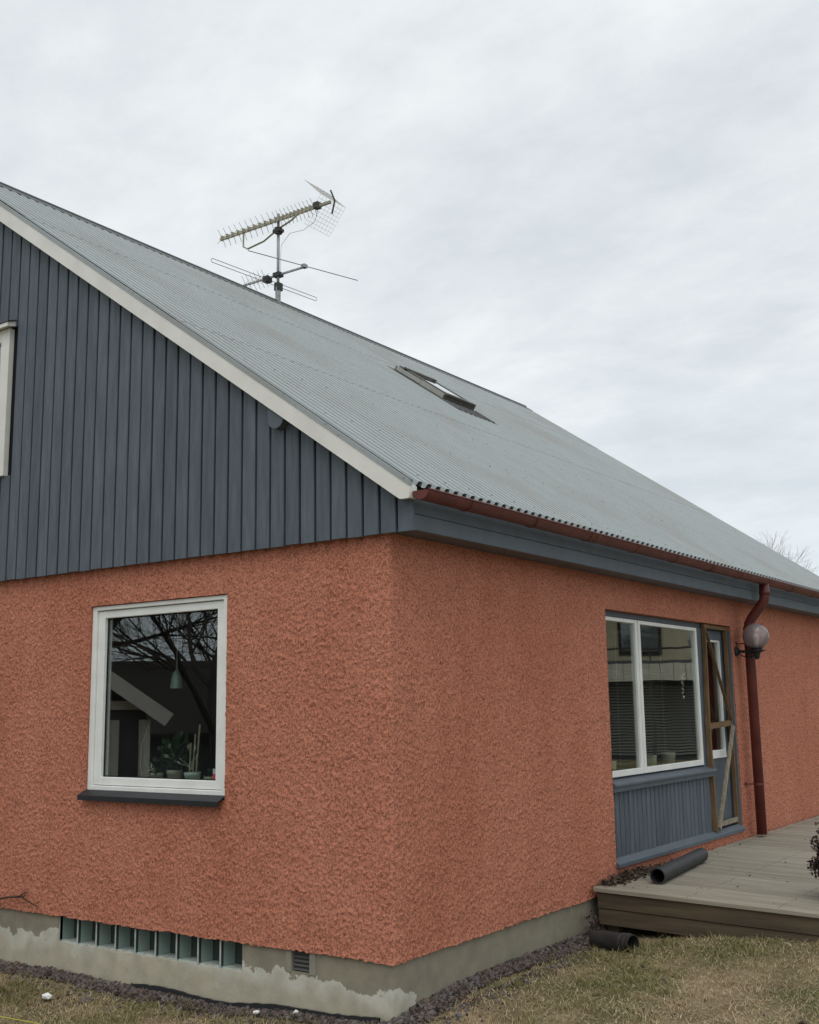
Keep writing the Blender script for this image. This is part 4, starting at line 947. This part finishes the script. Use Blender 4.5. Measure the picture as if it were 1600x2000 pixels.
# grass
def blades(n, xr, yr, rg, hm=.0115, seed=0):
    x = rg.uniform(*xr, n); y = rg.uniform(*yr, n)
    d1 = np.where(x < 0, -y, 9); d2 = np.where(y > -.2, x, 9)
    edge = .115+.035*np.sin(x*5+y*7)+.025*np.sin(x*13)
    keep = ((x < 0) & (y < 0) & (d1 > edge+rg.normal(0, .035, n))) | ((x >= 0) & ((y < -.15) | (x > edge*1.0+rg.normal(0, .035, n))))
    keep &= ~((x > .02) & (y > 2.42)); keep &= ~((x < .0) & (y > -.05))
    keep &= ~((x < .55) & (x > 0) & (y > 2.2))
    x, y = x[keep], y[keep]; n = len(x)
    ax_ = (x+6)/.03; ay_ = (y+4)/.03
    def s(F): i0 = np.clip(ax_.astype(int), 0, F.shape[1]-1); j0 = np.clip(ay_.astype(int), 0, F.shape[0]-1); return F[j0, i0]
    pch = s(G1); p2 = s(G2); p3 = s(G3)
    green = 1/(1+np.exp(-(pch*1.3+p2*.7-.35+1.5*np.exp(-((x+2.9)**2/.5+(y+.55)**2/.05))+.9*np.clip((y-1.4)/.9, 0, 1)-1.3*np.clip((x-.7)/.9, 0, 1)*np.clip((1.9-y)/.6, 0, 1)-.3+1.2*(x < .1))))
    green = np.clip(green+rg.normal(0, .13, n), 0, 1)[:, None]
    tallp = np.exp(-((x+3.0)**2/.45+(y+.50)**2/.05))
    z = gz(x, y)-.004; a = rg.uniform(0, 6.283, n); h = hm*rg.gamma(2.4, .42, n)*(.7+.55*green[:, 0])*(1+1.0*tallp)*(1+.35*np.clip(p3, -1, 2)); lean = rg.uniform(.1, 1.7, n)*h
    wd = rg.uniform(.0011, .0022, n)*(1+.2*tallp)
    dr = np.c_[np.cos(a), np.sin(a), np.zeros(n)]; sd_ = np.c_[-np.sin(a), np.cos(a), np.zeros(n)]
    P = np.c_[x, y, z]; V = np.empty((n, 5, 3))
    mid = P+dr*(lean*.35)[:, None]; mid[:, 2] += h*.6; tip = P+dr*lean[:, None]; tip[:, 2] += h
    V[:, 0] = P-sd_*wd[:, None]; V[:, 1] = P+sd_*wd[:, None]; V[:, 2] = mid+sd_*wd[:, None]*.8; V[:, 3] = mid-sd_*wd[:, None]*.8; V[:, 4] = tip
    F = np.array([[0, 1, 2], [0, 2, 3], [3, 2, 4]]); F = (F[None]+5*np.arange(n)[:, None, None]).reshape(-1, 3)
    straw = np.array([.60, .47, .30]); straw2 = np.array([.34, .245, .145]); gr = np.array([.26, .25, .10]); gd = np.array([.105, .12, .042])
    k = rg.uniform(0, 1, (n, 1)); C = (straw*k+straw2*(1-k))*(1-green)+(gr*k+gd*(1-k))*green; C = C*rg.uniform(.75, 1.25, (n, 1)); C = C*(1-.25*tallp[:, None])
    return V.reshape(-1, 3), F, np.repeat(C, 5, 0)
G1 = field(260, 400, 26, np.random.default_rng(1), 1); G2 = field(260, 400, 8, np.random.default_rng(2), 1); G3 = field(260, 400, 4, np.random.default_rng(3), 1)
rg = np.random.default_rng(5)
parts = [blades(120000, (-3.9, .4), (-1.5, 0), rg), blades(125000, (0, 2.6), (-.1, 2.5), rg), blades(50000, (-6, 4.5), (-3, 2.4), rg)]
off = 0; Vs = []; Fs = []; Cs = []
for Vp, Fp, Cp in parts: Vs.append(Vp); Fs.append(Fp+off); Cs.append(Cp); off += len(Vp)
o = bpy.data.objects.new('grass', np_mesh('grass', np.concatenate(Vs), np.concatenate(Fs), BLADE, False, np.concatenate(Cs))); COL.objects.link(o); tag(o, 'short dry grass and moss of the lawn', 'grass', kind='stuff')
def straws(n, rg):
    x = np.r_[rg.uniform(-3.8, .2, n//2), rg.uniform(.15, 2.6, n//2)]; y = np.r_[rg.uniform(-1.4, -.2, n//2), rg.uniform(.3, 2.35, n//2)]; n = len(x)
    a = rg.uniform(0, 6.283, n); L_ = rg.uniform(.02, .06, n); el = rg.uniform(-.05, .5, n); P = np.c_[x, y, gz(x, y)+rg.uniform(.006, .014, n)]
    d = np.c_[np.cos(a)*np.cos(el), np.sin(a)*np.cos(el), np.sin(el)]; w_ = np.c_[-np.sin(a), np.cos(a), np.zeros(n)]*.0014
    V = np.empty((n, 4, 3)); V[:, 0] = P-w_; V[:, 1] = P+w_; V[:, 2] = P+d*L_[:, None]+w_*.4; V[:, 3] = P+d*L_[:, None]-w_*.4
    C = np.array([.62, .54, .36])*rg.uniform(.5, 1.15, (n, 1)); F = (np.array([[0, 1, 2], [0, 2, 3]])[None]+4*np.arange(n)[:, None, None]).reshape(-1, 3)
    return np_mesh('dead_straw', V.reshape(-1, 3), F, BLADE, False, np.repeat(C, 4, 0))
o = bpy.data.objects.new('dead_straw', straws(9000, np.random.default_rng(77))); COL.objects.link(o); tag(o, 'pale dead grass stalks lying on the lawn', 'straw', kind='stuff')
def gdeb(n, rg):
    x = rg.uniform(-3.6, 2.6, n); y = np.where(x < 0, rg.uniform(-1.4, -.1, n), rg.uniform(.1, 2.3, n)); return np.c_[x, y, gz(x, y)+.014]
tag(leaf_cloud('lawn_debris', 420, gdeb, .022, brn+[(.3, .25, .15)], DEADLEAF, 15), 'small dead leaves scattered on the lawn', 'leaves', kind='stuff')

# small things on the ground
def crumple(name, c, r, m_, label, cat, seed):
    rg = random.Random(seed); m = MB(); vs = [Vector(v)*rg.uniform(.6, 1.3)*r for v in ico_v]; vs = [Vector((v.x*1.5+c[0], v.y*1.2+c[1], v.z*.75+c[2])) for v in vs]
    m.add(vs, [tuple(int(k) for k in f) for f in ico_f]); return tag(m.build(name, m_), label, cat)
crumple('paper_scrap', (-2.30, -.43, float(gz(-2.3, -.43))+.028), .026, PAPER, 'crumpled white scrap lying between the gravel and the left lawn', 'scrap', 2)
crumple('clod', (1.83, .97, float(gz(1.83, .97))+.012), .017, DEADLEAF if False else TWIGD, 'dark brown clod on the dry lawn at the lower right', 'clod', 4)
crumple('white_pebble', (-.62, -.075, float(gz(-.62, -.07))+.035), .014, PAPER, 'small white stone by the black membrane, right of the wall vent', 'stone', 6)
crumple('white_pebble', (-.86, -.13, float(gz(-.86, -.13))+.03), .018, PAPER, 'flat white stone in the gravel below the wall vent', 'stone', 7)
m = MB(); m.tube([(-3.2, -1.35, .02), (-2.4, -1.14, .015), (-1.91, -1.02, .005), (-1.70, -.985, .0), (-1.4, -.95, -.02)], .0028, 5)
tag(m.build('string', YEL), 'yellow string stretched over the grass at the lower left', 'string')
tw = empty('vine_twig', (-3.2, -.02, .37), 'thin dark vine twig lying against the render at the lower left edge', 'twig')
m = MB(); m.tube([(-4.2, -.03, .30), (-3.8, -.028, .345), (-3.41, -.028, .360), (-3.28, -.030, .385), (-3.20, -.026, .392), (-3.13, -.03, .395), (-3.09, -.028, .43)], [.010, .009, .008, .0075, .007, .006, .002], 6); m.build('stem', TWIGD, tw)
m = MB(); m.tube([(-3.14, -.03, .397), (-3.06, -.032, .372), (-2.99, -.03, .352), (-2.955, -.03, .345)], [.006, .005, .004, .003], 6); m.build('shoot', TWIGD, tw)
m = MB(); m.tube([(-3.20, -.03, .392), (-3.15, -.034, .405), (-3.10, -.03, .432)], [.006, .006, .004], 5); m.build('shoot', TWIGD, tw)

# dark shrub on the deck at the right edge
sh = empty('dead_shrub', (1.645, 2.92, dz_(1.645)), 'dark leafless-looking shrub in a tub on the deck at the right edge', 'shrub')
m = MB(); m.lathe((1.645, 2.92, dz_(1.645)), [(0, .002), (.12, 0), (.16, .16), (.17, .16), (.17, .19), (.15, .19), (.14, .15), (0, .14)], 24); m.build('pot', PIPE, sh, True)
m = MB(); rg_ = random.Random(12); tips = []
for k in range(260):
    a = rg_.uniform(0, 6.283); e_ = rg_.uniform(-.45, 1.4); R_ = .255*rg_.uniform(.6, 1.1)
    c0 = Vector((1.645+rg_.uniform(-.05, .05), 2.92+rg_.uniform(-.05, .05), dz_(1.645)+.17)); q = Vector((1.645, 2.92, dz_(1.645)+.24))+Vector((math.cos(a)*math.cos(e_)*R_, math.sin(a)*math.cos(e_)*R_, math.sin(e_)*R_))
    md = (c0+q)/2+Vector((rg_.uniform(-.03, .03), rg_.uniform(-.03, .03), .04)); m.tube([c0, md, q], [.004, .0028, .0012], 4, False)
    for j in range(9): t_ = rg_.uniform(.45, 1); tips.append(md.lerp(q, t_)+Vector([rg_.uniform(-.02, .02) for _ in range(3)]))
m.build('branches', TWIGD, sh)
T = np.array([tuple(t) for t in tips for _ in range(9)])
o = leaf_cloud('foliage', len(T), lambda n, rg: T+rg.normal(0, .018, T.shape), .028, [(.055, .028, .030), (.09, .05, .045), (.03, .018, .02), (.045, .035, .025)], SHRUBM, 19, False); o['kind'] = 'stuff'; wparent(o, sh)

# ---------------------------------------------------------------- trees
def tree(name, base, height, spread, seed, label, m_=BARK, levels=6, r0_=None, group=None, lean=(0, 0), forks=3, thin=.62, minr=.006):
    rg = random.Random(seed); t = empty(name, base, label, 'tree', group); r0_ = r0_ or height*.028
    tr = MB(); cr_ = MB(); base = Vector(base)
    def rec(p, d, L_, r, lv, mb):
        n = 4; pts = [p]; q = p; dd = d.copy()
        for k in range(n):
            dd = (dd+Vector((rg.uniform(-1, 1), rg.uniform(-1, 1), rg.uniform(-.5, .7)))*.17).normalized(); q = q+dd*L_/n; pts.append(q)
        r1 = r*.68; rr = [max(minr*.6, r+(r1-r)*k/n) for k in range(n+1)]
        mb.tube(pts, rr, 7 if lv < 2 else (5 if lv < 4 else 3), False)
        if lv >= levels: return
        for k in range(forks+(1 if lv > 2 else 0)):
            tpos = rg.choice([2, 3, 4, 4]); a = rg.uniform(0, 6.283); ta = rg.uniform(.35, 1.0)
            o1 = dd.orthogonal().normalized(); o2 = dd.cross(o1)
            nd = (dd*math.cos(ta)+(o1*math.cos(a)+o2*math.sin(a))*math.sin(ta)*spread+Vector((0, 0, .14))).normalized()
            rec(pts[tpos], nd, L_*rg.uniform(.58, .86), max(minr*.6, rr[tpos]*thin), lv+1, cr_)
        rec(q, dd, L_*.8, r1, lv+1, cr_)
    rec(base-Vector((0, 0, .2)), Vector((lean[0], lean[1], 1)).normalized(), height*.28, r0_, 0, tr)
    tr.build('trunk', m_, t); cr_.build('crown', m_, t); return t
tree('bare_tree', (-6.9, -8.6, -.7), 8.5, 1.15, 5, 'big bare tree with spreading limbs mirrored in the gable window', levels=6, lean=(-.12, .1), forks=2, group='bare trees')
tree('bare_tree', (-17.5, -10.5, -.8), 11, 1.1, 8, 'farther bare tree whose fine twigs fill the upper gable window reflection', levels=6, forks=2, group='bare trees')
tree('bare_tree', (-15.5, -17.5, -.8), 12, 1.1, 14, 'bare tree mirrored behind the dark shed roof in the gable window', levels=6, forks=2, group='bare trees')
tree('bare_tree', (-10.2, 38.0, -.2), 7.9, .75, 23, 'distant bare tree whose twig crown shows above the right slope of the roof', TWIG, levels=6, forks=3, group='bare trees', r0_=.13, minr=.0048, thin=.56)
tree('bare_tree', (-8.9, 39.3, -.2), 6.6, .8, 31, 'lower distant bare tree just right of the taller one above the roof', TWIG, levels=6, forks=3, group='bare trees', r0_=.10, minr=.0048, thin=.56)

tree('bare_tree', (-10.6, -9.4, -.8), 8.0, 1.2, 44, 'bare fruit tree with dense fine twigs mirrored at the top of the gable window', levels=6, forks=3, thin=.50, group='bare trees', minr=.0022)

# ---------------------------------------------------------------- buildings mirrored in the panes
def shed(name, c, ang, L_, D_, ze, zr, label, wallm, trim, g0=-.8, posts=False, category='shed'):
    t = empty(name, (c[0], c[1], g0), label, category); ca, sa = math.cos(ang), math.sin(ang)
    def W(u, v, z): return Vector((c[0]+u*ca-v*sa, c[1]+u*sa+v*ca, z))
    hl, hd = L_/2, D_/2
    m = MB(); m.hexa([W(-hl, -hd, g0), W(hl, -hd, g0), W(hl, hd, g0), W(-hl, hd, g0), W(-hl, -hd, ze), W(hl, -hd, ze), W(hl, hd, ze), W(-hl, hd, ze)])
    for sg in (-1, 1): m.prism([W(sg*hl, -hd, ze), W(sg*hl, hd, ze), W(sg*hl, 0, zr-.05)], tuple(W(-sg*.1, 0, 0)-W(0, 0, 0)))
    m.build('wall', wallm, t); ov = .3; k = (zr-ze)/hd
    m = MB()
    for sg in (-1, 1): m.hexa([W(-hl-ov, sg*(hd+ov), ze-k*ov), W(hl+ov, sg*(hd+ov), ze-k*ov), W(hl+ov, 0, zr), W(-hl-ov, 0, zr), W(-hl-ov, sg*(hd+ov), ze-k*ov+.06), W(hl+ov, sg*(hd+ov), ze-k*ov+.06), W(hl+ov, 0, zr+.06), W(-hl-ov, 0, zr+.06)])
    m.build('roof', DROOF, t)
    if trim:
        for sg in (-1, 1):
            for s2 in (-1, 1):
                m = MB(); m.bar(W(sg*(hl+ov+.02), s2*(hd+ov), ze-k*ov-.04), W(sg*(hl+ov+.02), 0, zr-.04), .03, .20); m.build('bargeboard', WHITE, t)
    return t, W
ux = Vector((.66, -.75)); angd = math.atan2(-.75, .66)
tD, _ = shed('shed', (-11.4, -14.2), angd, 13.0, 3.4, 1.36, 2.60, 'long low shed with near-black roof mirrored in the gable window', SHEDW, False)
# white-trimmed arbour with gable towards the house
ang2 = math.atan2(5.0, 5.5)+math.pi
tA, WA_ = shed('garden_arbour', (-9.80, -5.90), math.atan2(.665, .745), 2.2, 1.46, 1.76, 2.27, 'small white-trimmed garden arbour mirrored at the lower left of the gable window', SHEDW, True, -.75, category='arbour')
for v_ in (-.70, .70, .28, -.28):
    m = MB(); a = WA_(1.13, v_, -.7); m.bar(a, WA_(1.13, v_, 1.52), .11, .11); m.build('post', WHITE, tA)
m = MB(); m.bar(WA_(1.14, -.75, 1.72), WA_(1.14, .75, 1.72), .03, .12); m.build('beam', WHITE, tA)
m = MB()
for (a, b_) in (((-.35, .55), (0, 1.15)), ((0, 1.15), (.3, .55)), ((.3, .55), (0, -.05)), ((0, -.05), (-.35, .55))): m.bar(WA_(1.15, a[0], a[1]), WA_(1.15, b_[0], b_[1]), .03, .05)
m.build('lattice', WHITE, tA)

nb = empty('neighbour_house', (9, 23, .1), 'cream neighbouring house with a pale balcony band mirrored in the long wall window', 'house')
na = math.atan2(-1.0, 2.2); nca, nsa = math.cos(na), math.sin(na)
def NW_(u, v, z): return Vector((8.2+u*nca-v*nsa, 22.6+u*nsa+v*nca, z))
def nbox(u0, u1, v0, v1, z0, z1, name, m_, par=None):
    m = MB(); m.hexa([NW_(u0, v0, z0), NW_(u1, v0, z0), NW_(u1, v1, z0), NW_(u0, v1, z0), NW_(u0, v0, z1), NW_(u1, v0, z1), NW_(u1, v1, z1), NW_(u0, v1, z1)]); return m.build(name, m_, par or nb)
nbox(-3.2, 9, .6, 7, 0, 2.7, 'lower_wall', SHEDW); nbox(-3.2, 9, .6, 7, 2.7, 5.3, 'wall', CREAM)
nbox(-3.3, 9.1, -.5, .6, 2.62, 2.72, 'balcony_floor', SHEDW)
for k in range(40): nbox(-3.3+k*.31, -3.3+k*.31+.295, -.52, -.49, 2.20, 2.64, 'balcony_board', PALEW)
nbox(-3.3, 9.1, -.54, -.47, 3.0, 3.05, 'handrail', DROOF)
for k in range(9): nbox(-3.3+k*1.5, -3.24+k*1.5, -.48, -.42, .1, 3.0, 'post', SHEDW)
for k in range(4):
    u = -2.9+k*2.3; w_ = nbox(u, u+1.1, .56, .60, 2.9, 4.7, 'window', DROOF); nbox(u+.08, u+1.02, .545, .558, 2.98, 4.62, 'pane', GLASS, w_)
for k in range(24): nbox(-1.9, 2.6, .50, .56, .3+k*.075, .34+k*.075, 'louvre', mat('louvre', (.30, .30, .27), .7) if k == 0 else bpy.data.materials['louvre'])
m = MB(); m.prism([NW_(-3.7, -.9, 5.2), NW_(-3.7, 8, 5.2), NW_(-3.7, 3.6, 7.6)], tuple(NW_(13.2, 0, 0)-NW_(0, 0, 0))); m.build('roof', DROOF, nb)
